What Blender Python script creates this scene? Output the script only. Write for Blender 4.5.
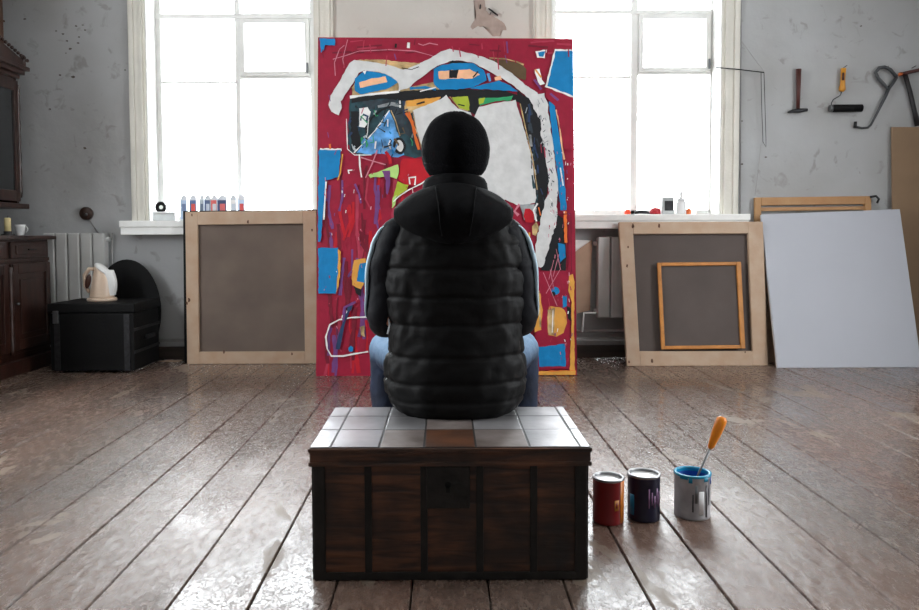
import bpy, bmesh, math, random
from mathutils import Vector, Matrix, noise
from mathutils.geometry import tessellate_polygon
for o in list(bpy.data.objects): bpy.data.objects.remove(o)
S = bpy.context.scene; C = S.collection
R = math.radians

# ------------------------------------------------------------------ camera
F = 750.0; H = 0.97; PX, PY = 445.0, 268.0
pitch, roll = R(2.5), R(0.22)
fwd = Vector((0, math.cos(pitch), -math.sin(pitch)))
rt0 = Vector((1, 0, 0)); up0 = rt0.cross(fwd)
rt = rt0 * math.cos(roll) - up0 * math.sin(roll)
up = up0 * math.cos(roll) + rt0 * math.sin(roll)
cam_d = bpy.data.cameras.new('camera'); cam = bpy.data.objects.new('camera', cam_d); C.objects.link(cam)
m = Matrix((rt, up, -fwd)).transposed().to_4x4(); m.translation = Vector((0, 0, H)); cam.matrix_world = m
cam_d.sensor_width = 36; cam_d.lens = F / 919 * 36
cam_d.shift_x = -(PX - 459.5) / 919; cam_d.shift_y = (PY - 305) / 919
cam_d.clip_start = 0.02; S.camera = cam
def ray(px, py): return fwd + rt * ((px - PX) / F) + up * (-(py - PY) / F)
def on_floor(px, py):                    # point of the floor
    d = ray(px, py); return Vector((0, 0, H)) - d * (H / d.z)
def floor_edge(px, py, Y):                # a board's foot on the floor at depth Y
    q = at(px, py, Y); return Vector((q.x, Y, 0.0))
def at(px, py, Y):                       # point of the plane y = Y
    d = ray(px, py); return Vector((0, 0, H)) + d * (Y / d.y)

# ------------------------------------------------------------------ light
w = bpy.data.worlds.new('world'); S.world = w; w.use_nodes = True
bg = w.node_tree.nodes['Background']; bg.inputs[0].default_value = (0.93, 0.97, 1.0, 1)
bg.inputs[1].default_value = 21.0          # bright overcast sky outside every window
S.view_settings.view_transform = 'Standard'; S.view_settings.look = 'None'
S.view_settings.exposure = -0.08; S.view_settings.gamma = 1.0; S.view_settings.use_curve_mapping = False
S.cycles.use_denoising = True; S.cycles.max_bounces = 12; S.cycles.diffuse_bounces = 6; S.cycles.glossy_bounces = 4
S.cycles.transparent_max_bounces = 16; S.cycles.sample_clamp_indirect = 6
WY = 5.90                                # back wall
LX, RX, RY, CZ = -3.62, 4.25, -2.6, 3.35
FILL_WIN_Y = (1.75, 3.35); FILL_WIN_Z = (1.0, 2.9)     # unseen window added to each side wall for fill light
def portal(x0, x1, z0, z1, y, face):
    l = bpy.data.lights.new('window_portal', 'AREA'); l.shape = 'RECTANGLE'; l.size = x1 - x0; l.size_y = z1 - z0
    l.cycles.is_portal = True
    o = bpy.data.objects.new('window_portal', l); C.objects.link(o); o.location = ((x0 + x1) / 2, y, (z0 + z1) / 2)
    o.rotation_euler = (R(-90) if face < 0 else R(90), 0, 0)   # shines along -Z of the lamp: -y, or +y for the rear

# ------------------------------------------------------------------ helpers
def srgb(c):
    return tuple(((v / 255) / 12.92 if v / 255 <= 0.04045 else ((v / 255 + 0.055) / 1.055) ** 2.4) for v in c)
MATS = {}
def mat(name, rgb, rough=0.6, metal=0.0, var=0.15, scale=12, bump=0.0, bscale=60, rgb2=None, stretch=(1, 1, 1), coat=0, spec=0.5):
    if name in MATS: return MATS[name]
    m = bpy.data.materials.new(name); m.use_nodes = True; nt = m.node_tree; N = nt.nodes; L = nt.links
    b = N['Principled BSDF']; b.inputs['Roughness'].default_value = rough; b.inputs['Metallic'].default_value = metal
    b.inputs['Specular IOR Level'].default_value = spec
    if coat: b.inputs['Coat Weight'].default_value = coat; b.inputs['Coat Roughness'].default_value = 0.2
    tc = N.new('ShaderNodeTexCoord'); mp = N.new('ShaderNodeMapping'); mp.inputs['Scale'].default_value = stretch
    L.new(tc.outputs['Object'], mp.inputs[0])
    n = N.new('ShaderNodeTexNoise'); n.inputs['Scale'].default_value = scale; n.inputs['Detail'].default_value = 6
    L.new(mp.outputs[0], n.inputs['Vector'])
    r = N.new('ShaderNodeValToRGB'); r.color_ramp.elements[0].position = 0.32; r.color_ramp.elements[1].position = 0.7
    c = srgb(rgb); c2 = srgb(rgb2) if rgb2 else tuple(min(1, v * (1 + var)) for v in c); c1 = tuple(v * (1 - var) for v in c)
    r.color_ramp.elements[0].color = (*c1, 1); r.color_ramp.elements[1].color = (*c2, 1)
    L.new(n.outputs['Fac'], r.inputs[0]); L.new(r.outputs[0], b.inputs['Base Color'])
    if bump:
        n2 = N.new('ShaderNodeTexNoise'); n2.inputs['Scale'].default_value = bscale; n2.inputs['Detail'].default_value = 5
        L.new(mp.outputs[0], n2.inputs['Vector'])
        bp = N.new('ShaderNodeBump'); bp.inputs['Strength'].default_value = bump; bp.inputs['Distance'].default_value = 0.01
        L.new(n2.outputs['Fac'], bp.inputs['Height']); L.new(bp.outputs[0], b.inputs['Normal'])
    MATS[name] = m; return m

class MB:
    def __init__(s): s.bm = bmesh.new(); s.mats = []; s.mi = 0
    def m(s, mt):
        if mt not in s.mats: s.mats.append(mt)
        s.mi = s.mats.index(mt); return s
    def _f(s, fs, smooth=False):
        for f in fs: f.material_index = s.mi; f.smooth = smooth
    def box(s, x0, x1, y0, y1, z0, z1, bev=0.0, M=None):
        return s.hexa([(x, y, z) for z in (z0, z1) for (x, y) in ((x0, y0), (x1, y0), (x1, y1), (x0, y1))], bev, M)
    def hexa(s, p, bev=0.0, M=None):
        vs = [s.bm.verts.new(M @ Vector(q) if M else q) for q in p]
        ids = ((0, 3, 2, 1), (4, 5, 6, 7), (0, 1, 5, 4), (1, 2, 6, 5), (2, 3, 7, 6), (3, 0, 4, 7))
        fs = [s.bm.faces.new([vs[i] for i in q]) for q in ids]; s._f(fs)
        if bev:
            es = list({e for f in fs for e in f.edges})
            r = bmesh.ops.bevel(s.bm, geom=es, offset=bev, segments=2, affect='EDGES', profile=0.5)
            s._f(r['faces'])
        return s
    def loft(s, rings, cap=True, smooth=True, closed=True):
        vr = [[s.bm.verts.new(p) for p in r] for r in rings]; n = len(vr[0]); fs = []
        for a, b in zip(vr, vr[1:]):
            for i in range(n if closed else n - 1):
                j = (i + 1) % n; fs.append(s.bm.faces.new((a[i], a[j], b[j], b[i])))
        if cap and closed:
            fs.append(s.bm.faces.new(vr[0][::-1])); fs.append(s.bm.faces.new(vr[-1]))
        s._f(fs, smooth); 
        for f in fs[-2:] if cap and closed else []: f.smooth = False
        return s
    def lathe(s, prof, c=(0, 0, 0), n=28, M=None, cap=True, smooth=True):
        c = Vector(c); rings = []
        for r, z in prof:
            ring = [Vector((r * math.cos(2 * math.pi * i / n), r * math.sin(2 * math.pi * i / n), z)) for i in range(n)]
            rings.append([(M @ p if M else p) + c for p in ring])
        return s.loft(rings, cap, smooth)
    def tube(s, pts, rad, n=10, closed=False, flat=1.0):
        pts = [Vector(p) for p in pts]; k = len(pts)
        if not hasattr(rad, '__len__'): rad = [rad] * k
        rings = []; pr = None
        for i, p in enumerate(pts):
            t = (pts[min(i + 1, k - 1)] - pts[max(i - 1, 0)]).normalized()
            if pr is None:
                a = Vector((0, 0, 1)) if abs(t.z) < 0.9 else Vector((0, 1, 0)); u = t.cross(a).normalized()
            else:
                u = (pr - t * pr.dot(t)).normalized()
            pr = u; v = t.cross(u)
            rings.append([p + (u * math.cos(2 * math.pi * j / n) + v * flat * math.sin(2 * math.pi * j / n)) * rad[i] for j in range(n)])
        return s.loft(rings)
    def ball(s, c, r, M=None, seg=20, rings=14):
        if not hasattr(r, '__len__'): r = (r, r, r)
        prof = []; c = Vector(c); vr = []
        for i in range(1, rings):
            a = math.pi * i / rings
            ring = [Vector((r[0] * math.sin(a) * math.cos(2 * math.pi * j / seg), r[1] * math.sin(a) * math.sin(2 * math.pi * j / seg), -r[2] * math.cos(a))) for j in range(seg)]
            vr.append([s.bm.verts.new((M @ p if M else p) + c) for p in ring])
        e = Vector((0, 0, r[2])); b0 = s.bm.verts.new(c - (M @ e if M else e)); b1 = s.bm.verts.new(c + (M @ e if M else e)); fs = []
        for a, b in zip(vr, vr[1:]):
            for i in range(seg): fs.append(s.bm.faces.new((a[i], a[(i + 1) % seg], b[(i + 1) % seg], b[i])))
        for i in range(seg):
            fs.append(s.bm.faces.new((b0, vr[0][(i + 1) % seg], vr[0][i]))); fs.append(s.bm.faces.new((b1, vr[-1][i], vr[-1][(i + 1) % seg])))
        s._f(fs, True); return s
    def prism(s, poly, y0, y1, M=None, bev=0):            # outline in x,z pushed along y
        a = [s.bm.verts.new((M @ Vector((x, y0, z)) if M else (x, y0, z))) for x, z in poly]
        b = [s.bm.verts.new((M @ Vector((x, y1, z)) if M else (x, y1, z))) for x, z in poly]
        fs = [s.bm.faces.new(a), s.bm.faces.new(b[::-1])]; n = len(a)
        for i in range(n): fs.append(s.bm.faces.new((a[i], b[i], b[(i + 1) % n], a[(i + 1) % n])))
        s._f(fs); return s
    def build(s, name, mt=None, parent=None, origin=None):
        bmesh.ops.recalc_face_normals(s.bm, faces=s.bm.faces)
        me = bpy.data.meshes.new(name)
        if origin is None:
            if parent is not None: origin = Vector((0, 0, 0))
            else:
                xs = [v.co for v in s.bm.verts]
                origin = Vector(((min(v.x for v in xs) + max(v.x for v in xs)) / 2, (min(v.y for v in xs) + max(v.y for v in xs)) / 2, min(v.z for v in xs)))
        else: origin = Vector(origin)
        base = Vector(parent_world(parent)) if parent is not None else Vector((0, 0, 0))
        off = origin if parent is None else base
        for v in s.bm.verts: v.co -= off
        s.bm.to_mesh(me); s.bm.free()
        for mm in (s.mats or [mt]): me.materials.append(mm)
        o = bpy.data.objects.new(name, me); C.objects.link(o)
        if parent is not None: o.parent = parent
        else: o.location = origin
        return o
def parent_world(p):
    v = Vector((0, 0, 0))
    while p is not None: v += p.location; p = p.parent
    return v
def thing(name, loc, label, cat, group=None):
    o = bpy.data.objects.new(name, None); C.objects.link(o); o.location = loc; o.empty_display_size = 0.1
    return tag(o, label, cat, group)
def tag(o, label=None, cat=None, group=None, kind=None):
    if label: o['label'] = label
    if cat: o['category'] = cat
    if group: o['group'] = group
    if kind: o['kind'] = kind
    return o
def struct(o): o['kind'] = 'structure'; return o
def copy_tree(o, parent=None):
    c = o.copy(); C.objects.link(c); c.parent = parent
    for ch in [q for q in bpy.data.objects if q.parent == o]: copy_tree(ch, c)
    return c
class Quad:                                  # a flat board given by four corners, u right, v down, w towards the room
    def __init__(s, TL, TR, BL, BR):
        s.c = [Vector(p) for p in (TL, TR, BL, BR)]
        s.n = (s.c[1] - s.c[0]).cross(s.c[2] - s.c[0]).normalized()
        if s.n.y > 0: s.n = -s.n
    def p(s, u, v, w=0): 
        a = s.c[0].lerp(s.c[1], u); b = s.c[2].lerp(s.c[3], u); return a.lerp(b, v) + s.n * w
    def bar(s, mb, u0, u1, v0, v1, w0, w1, bev=0):
        mb.hexa([s.p(u, v, w) for w in (w0, w1) for (u, v) in ((u0, v0), (u1, v0), (u1, v1), (u0, v1))], bev); return mb
    def px(s, x, y):                          # photo position -> u, v
        d = ray(x, y); o = Vector((0, 0, H)); t = (s.c[0] - o).dot(s.n) / d.dot(s.n); q = o + d * t
        u = v = 0.5
        for _ in range(8):
            b = s.p(u, v); du = s.p(u + 1e-3, v) - b; dv = s.p(u, v + 1e-3) - b; e = q - b
            A = du.dot(du); B = du.dot(dv); D = dv.dot(dv); E = e.dot(du); G = e.dot(dv); det = A * D - B * B
            u += 1e-3 * (E * D - G * B) / det; v += 1e-3 * (G * A - E * B) / det
        return u, v

# ------------------------------------------------------------------ materials
def wall_material(name, base, dirt, dirt2):
    m = bpy.data.materials.new(name); m.use_nodes = True; nt = m.node_tree; N = nt.nodes; L = nt.links
    b = N['Principled BSDF']; b.inputs['Roughness'].default_value = 0.75
    tc = N.new('ShaderNodeTexCoord')
    def noise_(sc, det, lo, hi, dist=0.0):
        n = N.new('ShaderNodeTexNoise'); n.inputs['Scale'].default_value = sc; n.inputs['Detail'].default_value = det; n.inputs['Distortion'].default_value = dist
        L.new(tc.outputs['Object'], n.inputs['Vector'])
        r = N.new('ShaderNodeMapRange'); r.inputs[1].default_value = lo; r.inputs[2].default_value = hi; L.new(n.outputs['Fac'], r.inputs[0]); return n, r
    n1, r1 = noise_(1.3, 6, 0.4, 0.75)
    n2, r2 = noise_(9, 8, 0.62, 0.7, 0.8)
    n3, r3 = noise_(3.4, 8, 0.3, 0.8)
    mx = N.new('ShaderNodeMix'); mx.data_type = 'RGBA'; mx.inputs[6].default_value = (*srgb(base), 1); mx.inputs[7].default_value = (*srgb(dirt), 1); L.new(r1.outputs[0], mx.inputs[0])
    mu = N.new('ShaderNodeMath'); mu.operation = 'MULTIPLY'; mu.inputs[1].default_value = 0.45; L.new(r2.outputs[0], mu.inputs[0])
    mx2 = N.new('ShaderNodeMix'); mx2.data_type = 'RGBA'; mx2.inputs[7].default_value = (*srgb(dirt2), 1); L.new(mu.outputs[0], mx2.inputs[0]); L.new(mx.outputs[2], mx2.inputs[6])
    L.new(mx2.outputs[2], b.inputs['Base Color'])
    bp = N.new('ShaderNodeBump'); bp.inputs['Strength'].default_value = 0.5; bp.inputs['Distance'].default_value = 0.03
    L.new(n3.outputs['Fac'], bp.inputs['Height']); L.new(bp.outputs[0], b.inputs['Normal']); return m
M_wall = wall_material('wall_plaster', (176, 177, 178), (160, 159, 157), (124, 118, 112))
M_pier = wall_material('pier_plaster', (204, 199, 192), (190, 184, 176), (150, 138, 128))  # cream pier, lightened further: window flare put into the colour
M_side = wall_material('side_plaster', (176, 176, 178), (160, 160, 160), (130, 125, 120))
M_white = mat('white_window_paint', (238, 238, 235), 0.45, var=0.05, scale=8, bump=0.15)
M_cream = mat('cream_casing_paint', (218, 214, 204), 0.5, var=0.06, scale=6, bump=0.2)
M_ceil = mat('ceiling_whitewash', (205, 204, 200), 0.85, var=0.05, scale=3)
M_rad = mat('radiator_enamel', (190, 190, 188), 0.45, var=0.08, scale=5, bump=0.1)
M_darkbase = mat('dark_baseboard', (62, 52, 46), 0.6, var=0.3, scale=7, stretch=(0.3, 1, 4))
M_pine = mat('raw_pine', (200, 174, 150), 0.65, var=0.12, scale=9, rgb2=(180, 150, 124), bump=0.15)
M_pine2 = mat('warm_pine', (196, 152, 104), 0.6, var=0.15, scale=9, rgb2=(170, 122, 76), bump=0.15)
M_honey = mat('honey_stretcher', (188, 122, 52), 0.5, var=0.15, scale=14)
M_linen = mat('brown_linen', (112, 98, 90), 0.9, var=0.12, scale=3, rgb2=(122, 108, 98), bump=0.3, bscale=320)
M_linen2 = mat('dark_linen', (92, 82, 78), 0.9, var=0.12, scale=3, bump=0.3, bscale=320)
M_knot = mat('wood_knot', (88, 54, 34), 0.7)
M_black = mat('black_paint', (9, 9, 10), 0.6, var=0.3, scale=12, bump=0.2, spec=0.2)
M_primed = mat('primed_canvas', (184, 186, 194), 0.75, var=0.02, scale=2, bump=0.08, bscale=420)
M_kraft = mat('brown_hardboard', (138, 112, 86), 0.7, var=0.06, scale=5)
M_mahog = mat('mahogany', (50, 27, 20), 0.36, var=0.45, scale=9, stretch=(3, 3, 0.6), bump=0.1, coat=0.3)
M_iron = mat('dull_iron', (58, 58, 60), 0.45, 0.8, var=0.3, scale=30, bump=0.2)
M_steel = mat('worn_steel', (120, 122, 124), 0.4, 0.9, var=0.2, scale=30)

def floor_material():
    m = bpy.data.materials.new('worn_floor_paint'); m.use_nodes = True; nt = m.node_tree; N = nt.nodes; L = nt.links
    b = N['Principled BSDF']; tc = N.new('ShaderNodeTexCoord')
    def nz(sc, det, st=(1, 1, 1), dist=0, rough=0.5):
        mp = N.new('ShaderNodeMapping'); mp.inputs['Scale'].default_value = st; L.new(tc.outputs['Object'], mp.inputs[0])
        n = N.new('ShaderNodeTexNoise'); n.inputs['Scale'].default_value = sc; n.inputs['Detail'].default_value = det; n.inputs['Distortion'].default_value = dist; n.inputs['Roughness'].default_value = rough
        L.new(mp.outputs[0], n.inputs['Vector']); return n
    def rng(src, lo, hi, a=0, c=1):
        r = N.new('ShaderNodeMapRange'); r.inputs[1].default_value = lo; r.inputs[2].default_value = hi; r.inputs[3].default_value = a; r.inputs[4].default_value = c
        L.new(src, r.inputs[0]); return r.outputs[0]
    def mix(f, a, c):
        x = N.new('ShaderNodeMix'); x.data_type = 'RGBA'; L.new(f, x.inputs[0])
        for i, v in ((6, a), (7, c)):
            if isinstance(v, tuple): x.inputs[i].default_value = (*srgb(v), 1)
            else: L.new(v, x.inputs[i])
        return x.outputs[2]
    def math_(op, a, c):
        x = N.new('ShaderNodeMath'); x.operation = op
        for i, v in ((0, a), (1, c)):
            if isinstance(v, (int, float)): x.inputs[i].default_value = v
            else: L.new(v, x.inputs[i])
        return x.outputs[0]
    at_ = N.new('ShaderNodeAttribute'); at_.attribute_name = 'plank'
    tone = nz(1.6, 5, (1, 0.35, 1)); wear = nz(3.2, 9, (1, 0.45, 1), 0.8, 0.62); chips = nz(38, 8, (1, 0.4, 1), 0.5, 0.75); patch = nz(1.1, 6, (1, 0.6, 1), 0.4)
    base = mix(rng(tone.outputs['Fac'], 0.35, 0.65), (108, 82, 70), (94, 82, 74))
    base = mix(rng(at_.outputs['Fac'], 0, 1, 0, 0.5), base, (122, 102, 92))
    base = mix(math_('MULTIPLY', rng(chips.outputs['Fac'], 0.52, 0.62), 0.35), base, (146, 126, 112))
    base = mix(math_('MULTIPLY', rng(wear.outputs['Fac'], 0.61, 0.63), 0.6), base, (142, 128, 112))
    BASE = base
    # crackle of the old gloss paint
    vo = N.new('ShaderNodeTexVoronoi'); vo.feature = 'DISTANCE_TO_EDGE'; vo.inputs['Scale'].default_value = 42
    mp = N.new('ShaderNodeMapping'); mp.inputs['Scale'].default_value = (1, 0.38, 1); L.new(tc.outputs['Object'], mp.inputs[0])
    wn = nz(20, 4); ad = N.new('ShaderNodeMix'); ad.data_type = 'VECTOR'; ad.inputs[0].default_value = 0.14
    L.new(mp.outputs[0], ad.inputs[4]); L.new(wn.outputs['Color'], ad.inputs[5]); L.new(ad.outputs[1], vo.inputs['Vector'])
    crack = rng(vo.outputs['Distance'], 0.0, 0.12)
    cm = rng(patch.outputs['Fac'], 0.42, 0.55)
    dirt = math_('MULTIPLY', math_('SUBTRACT', 1.0, crack), math_('MULTIPLY', cm, 0.75))
    base = mix(dirt, BASE, (44, 36, 32)); L.new(base, b.inputs['Base Color'])
    bare = rng(wear.outputs['Fac'], 0.61, 0.63)
    ro = math_('ADD', rng(chips.outputs['Fac'], 0.35, 0.7, 0.12, 0.42), math_('MULTIPLY', bare, 0.2))
    L.new(ro, b.inputs['Roughness']); b.inputs['Specular IOR Level'].default_value = 0.62
    L.new(math_('MULTIPLY', math_('MULTIPLY', cm, crack), math_('MULTIPLY', math_('SUBTRACT', 1.0, bare), 0.85)), b.inputs['Coat Weight']); b.inputs['Coat Roughness'].default_value = 0.13
    h = math_('ADD', math_('MULTIPLY', chips.outputs['Fac'], 0.7), math_('MULTIPLY', math_('MULTIPLY', crack, cm), 0.3))
    h = math_('ADD', h, math_('MULTIPLY', wear.outputs['Fac'], 0.35))
    bp = N.new('ShaderNodeBump'); bp.inputs['Strength'].default_value = 0.42; bp.inputs['Distance'].default_value = 0.012
    L.new(h, bp.inputs['Height']); L.new(bp.outputs[0], b.inputs['Normal']); return m

# ------------------------------------------------------------------ room shell
random.seed(4)
def build_floor():
    mb = MB().m(floor_material()); pl = []
    wd = 0.2115; k0 = int((LX - 0.54) / wd) - 2; x = 0.54 + k0 * wd
    while x < RX + 0.1:
        a = max(x, LX - 0.1) + 0.0022; b_ = min(x + wd, RX + 0.1) - 0.0022
        if b_ > a + 0.01:
            segs = [RY - 0.1] + ([random.uniform(-2, 0.8)] if random.random() < 0.2 else []) + [WY + 0.05]
            for y0, y1 in zip(segs, segs[1:]):
                z0, z1 = random.uniform(-0.002, 0.0), random.uniform(-0.002, 0.0); bow = 0.0012
                n0 = len(mb.bm.faces); rings = []
                for yy in (y0 + 0.0015, y1 - 0.0015):
                    rings.append([(a, yy, -0.03), (a, yy, z0 - 0.004), (a + 0.003, yy, z0), ((a + b_) / 2, yy, (z0 + z1) / 2 + bow - 0.0012), (b_ - 0.003, yy, z1), (b_, yy, z1 - 0.004), (b_, yy, -0.03)])
                mb.loft(rings, True, False); pl += [random.random()] * (len(mb.bm.faces) - n0)
        x += wd
    vals = pl
    mb.m(mat('gap_dirt', (22, 18, 16), 0.9)).box(LX - 0.1, RX + 0.1, RY - 0.1, WY + 0.1, -0.08, -0.03)
    o = mb.build('floor', origin=(0, 0, 0)); at_ = o.data.attributes.new('plank', 'FLOAT', 'FACE')
    for i in range(len(o.data.polygons)): at_.data[i].value = vals[i] if i < len(vals) else 0
    return struct(o)
build_floor()
GY = WY + 0.2                                # plane of the sashes
WIN = [dict(x0=at(147, 110, WY).x, x1=at(315, 110, WY).x, zs=at(200, 220.5, WY - 0.14).z),
       dict(x0=at(551, 110, WY).x, x1=at(721, 110, WY).x, zs=at(600, 214.5, WY - 0.14).z)]
ZT = 3.12
def build_back_wall():
    a, b = WIN; mb = MB().m(M_wall); y0, y1 = WY, WY + 0.34
    mb.box(LX - 0.1, a['x0'], y0, y1, 0, CZ); mb.m(M_pier).box(a['x1'], b['x0'], y0, y1, 0, CZ).m(M_wall); mb.box(b['x1'], RX + 0.1, y0, y1, 0, CZ)
    for q in WIN:
        mb.box(q['x0'], q['x1'], y0, y1, 0, q['zs'] - 0.05); mb.box(q['x0'], q['x1'], y0, y1, ZT, CZ)
    return struct(mb.build('wall_back'))
build_back_wall()
def side_wall(name, xa, xb, idx):
    mb = MB().m(M_side)
    mb.box(xa, xb, RY, FILL_WIN_Y[0], 0, CZ).box(xa, xb, FILL_WIN_Y[1], WY, 0, CZ).box(xa, xb, FILL_WIN_Y[0], FILL_WIN_Y[1], 0, FILL_WIN_Z[0]).box(xa, xb, FILL_WIN_Y[0], FILL_WIN_Y[1], FILL_WIN_Z[1], CZ); struct(mb.build(name))
    mb = MB().m(M_white); m_ = (FILL_WIN_Y[0] + FILL_WIN_Y[1]) / 2; xm = (xa + xb) / 2
    for (c_, d_) in ((FILL_WIN_Y[0], FILL_WIN_Y[0] + .05), (m_ - .025, m_ + .025), (FILL_WIN_Y[1] - .05, FILL_WIN_Y[1])): mb.box(xm - .03, xm + .03, c_, d_, FILL_WIN_Z[0], FILL_WIN_Z[1])
    for z_ in (FILL_WIN_Z[0], 2.3, FILL_WIN_Z[1] - .05): mb.box(xm - .025, xm + .025, FILL_WIN_Y[0], FILL_WIN_Y[1], z_, z_ + .05)
    struct(mb.build('window_%d' % idx))  # frame of the added window, out of view, there to light the room
    l = bpy.data.lights.new('window_portal', 'AREA'); l.shape = 'RECTANGLE'; l.size = FILL_WIN_Z[1] - FILL_WIN_Z[0]; l.size_y = FILL_WIN_Y[1] - FILL_WIN_Y[0]; l.cycles.is_portal = True
    o = bpy.data.objects.new('window_portal', l); C.objects.link(o); o.location = (xa - .05 if idx == 3 else xb + .05, m_, (FILL_WIN_Z[0] + FILL_WIN_Z[1]) / 2); o.rotation_euler = (0, R(-90) if idx == 3 else R(90), 0)
side_wall('wall_left', LX - 0.2, LX, 3)
side_wall('wall_right', RX, RX + 0.2, 4)
struct(MB().m(M_side).box(LX - 0.1, RX + 0.1, RY - 0.1, RY, 0, CZ).build('wall_rear'))
struct(MB().m(M_ceil).box(LX - 0.1, RX + 0.1, RY - 0.1, WY + 0.34, CZ, CZ + 0.1).build('ceiling'))
def glass():
    m = bpy.data.materials.new('window_glass'); m.use_nodes = True; nt = m.node_tree; N = nt.nodes; L = nt.links
    N.remove(N['Principled BSDF']); t = N.new('ShaderNodeBsdfTransparent'); g = N.new('ShaderNodeBsdfGlossy'); g.inputs['Roughness'].default_value = 0.03
    t.inputs[0].default_value = (0.97, 0.98, 0.98, 1)
    lw = N.new('ShaderNodeLayerWeight'); lw.inputs[0].default_value = 0.2
    mx = N.new('ShaderNodeMixShader'); L.new(lw.outputs['Fresnel'], mx.inputs[0]); L.new(t.outputs[0], mx.inputs[1]); L.new(g.outputs[0], mx.inputs[2]); L.new(mx.outputs[0], N['Material Output'].inputs[0]); return m
M_glass = glass()
def casing(mb, x0, x1, z0, z1):
    n = 4; wd = (x1 - x0); 
    prof = [(0, 0.16, 0.045), (0.16, 0.3, 0.03), (0.3, 0.72, 0.024), (0.72, 0.88, 0.034), (0.88, 1, 0.02)]
    return prof, wd
def build_window(idx, q, pxs, ys, cas):
    root = bpy.data.objects.new('window_%d' % idx, None); C.objects.link(root); root.location = ((q['x0'] + q['x1']) / 2, WY, q['zs']); struct(root)
    x0, x1, zs = q['x0'], q['x1'], q['zs']
    X = lambda p: at(p, 110, GY).x
    Z = lambda p: at((pxs[0] + pxs[-1]) / 2, p, GY).z
    # casings either side and on top
    for side, (ca, cb) in enumerate(cas):
        mb = MB().m(M_cream); a, b = at(ca, 110, WY).x, at(cb, 110, WY).x
        for u0, u1, d in ((0, .14, .028), (.14, .34, .04), (.34, .7, .026), (.7, .86, .036), (.86, 1, .02)):
            if side: u0, u1 = 1 - u1, 1 - u0
            mb.box(a + (b - a) * u0, a + (b - a) * u1, WY - d, WY + 0.001, zs, ZT + 0.1)
        mb.build('casing', parent=root)
    mb = MB().m(M_cream).box(at(cas[0][0], 110, WY).x, at(cas[1][1], 110, WY).x, WY - 0.045, WY, ZT, ZT + 0.12, 0.008); mb.build('head_casing', parent=root)
    # painted reveal boards
    mb = MB().m(M_white); mb.box(x0 - 0.0, x0 + 0.012, WY - 0.01, GY + 0.1, zs, ZT); mb.box(x1 - 0.012, x1, WY - 0.01, GY + 0.1, zs, ZT); mb.box(x0, x1, WY - 0.01, GY + 0.1, ZT - 0.012, ZT)
    mb.build('reveal', parent=root)
    # sill board
    mb = MB().m(M_white).box(at(cas[0][0] - 6, 110, WY).x, at(min(cas[1][1] + 6, 760), 110, WY).x, WY - 0.16, WY + 0.005, zs - 0.05, zs, 0.006)
    mb.box(x0, x1, WY, GY + 0.12, zs - 0.05, zs); mb.box(at(cas[0][0] - 5, 110, WY).x, at(min(cas[1][1] + 5, 759), 110, WY).x, WY - 0.15, WY + 0.002, zs - 0.108, zs - 0.05, 0.004)
    mb.build('sill', parent=root)
    # frame
    m0, m1 = X(pxs[1]), X(pxs[2]); t1, t0 = Z(ys[0]), Z(ys[1]); fw = 0.05
    mb = MB().m(M_white); a = x0 + 0.012; b = x1 - 0.012; f0, f1 = GY - 0.02, GY + 0.06
    mb.box(a, X(pxs[0]), f0, f1, zs, ZT - 0.012, 0.004); mb.box(X(pxs[3]), b, f0, f1, zs, ZT - 0.012, 0.004)
    mb.box(m0, m1, f0, f1, zs, ZT - 0.012, 0.004); mb.box(a, b, f0 - 0.01, f1, t0, t1, 0.004)
    mb.box(a, b, f0, f1, ZT - 0.06, ZT - 0.012, 0.004); mb.box(a, b, f0, f1, zs, zs + 0.045, 0.004)
    mb.box(X(pxs[0]), m0, GY + 0.0, GY + 0.03, Z(ys[2]) - 0.009, Z(ys[2]) + 0.009)          # thin glazing bar
    mb.box(m1, X(pxs[3]), f0 - 0.004, f1, Z(ys[3]) - 0.022, Z(ys[3]) - 0.002, 0.003)
    mb.build('window_frame', parent=root)
    # small ventilation sash at upper right
    va, vb, vt, vo = m1 + 0.004, X(pxs[3]) - 0.004, t0 - 0.004, Z(ys[3]); s = 0.036
    mb = MB().m(M_white); v0, v1 = f0 - 0.018, f1 - 0.02
    mb.box(va, va + s, v0, v1, vo, vt, 0.004); mb.box(vb - s, vb, v0, v1, vo, vt, 0.004); mb.box(va + s, vb - s, v0, v1, vt - s, vt, 0.004); mb.box(va + s, vb - s, v0, v1, vo, vo + s, 0.004)
    sash = mb.build('ventilation_sash', parent=root)
    MB().m(M_glass).box(va + s, vb - s, GY + 0.018, GY + 0.022, vo + s, vt - s).build('pane', parent=sash)
    MB().m(M_steel).box(vb - 0.02, vb - 0.006, v0 - 0.02, v0, vo + 0.02, vo + 0.1, 0.003).build('latch', parent=sash)
    g0, g1 = GY + 0.018, GY + 0.022
    for (c0, c1, d0, d1) in ((X(pxs[0]), m0, zs + 0.045, Z(ys[2]) - 0.009), (X(pxs[0]), m0, Z(ys[2]) + 0.009, t0), (m1, X(pxs[3]), zs + 0.045, Z(ys[3]) - 0.022),
                             (X(pxs[0]), m0, t1, ZT - 0.06), (m1, X(pxs[3]), t1, ZT - 0.06)):
        MB().m(M_glass).box(c0, c1, g0, g1, d0, d1).build('pane', parent=root)
    portal(x0, x1, zs, ZT, GY + 0.15, -1)
    return root
build_window(1, WIN[0], (163, 236.5, 241.5, 311), (14.5, 19.5, 82, 77), ((131, 147), (315, 334)))
build_window(2, WIN[1], (556, 630, 637, 709), (11, 15, 77, 73), ((533, 551), (721, 738)))

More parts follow.
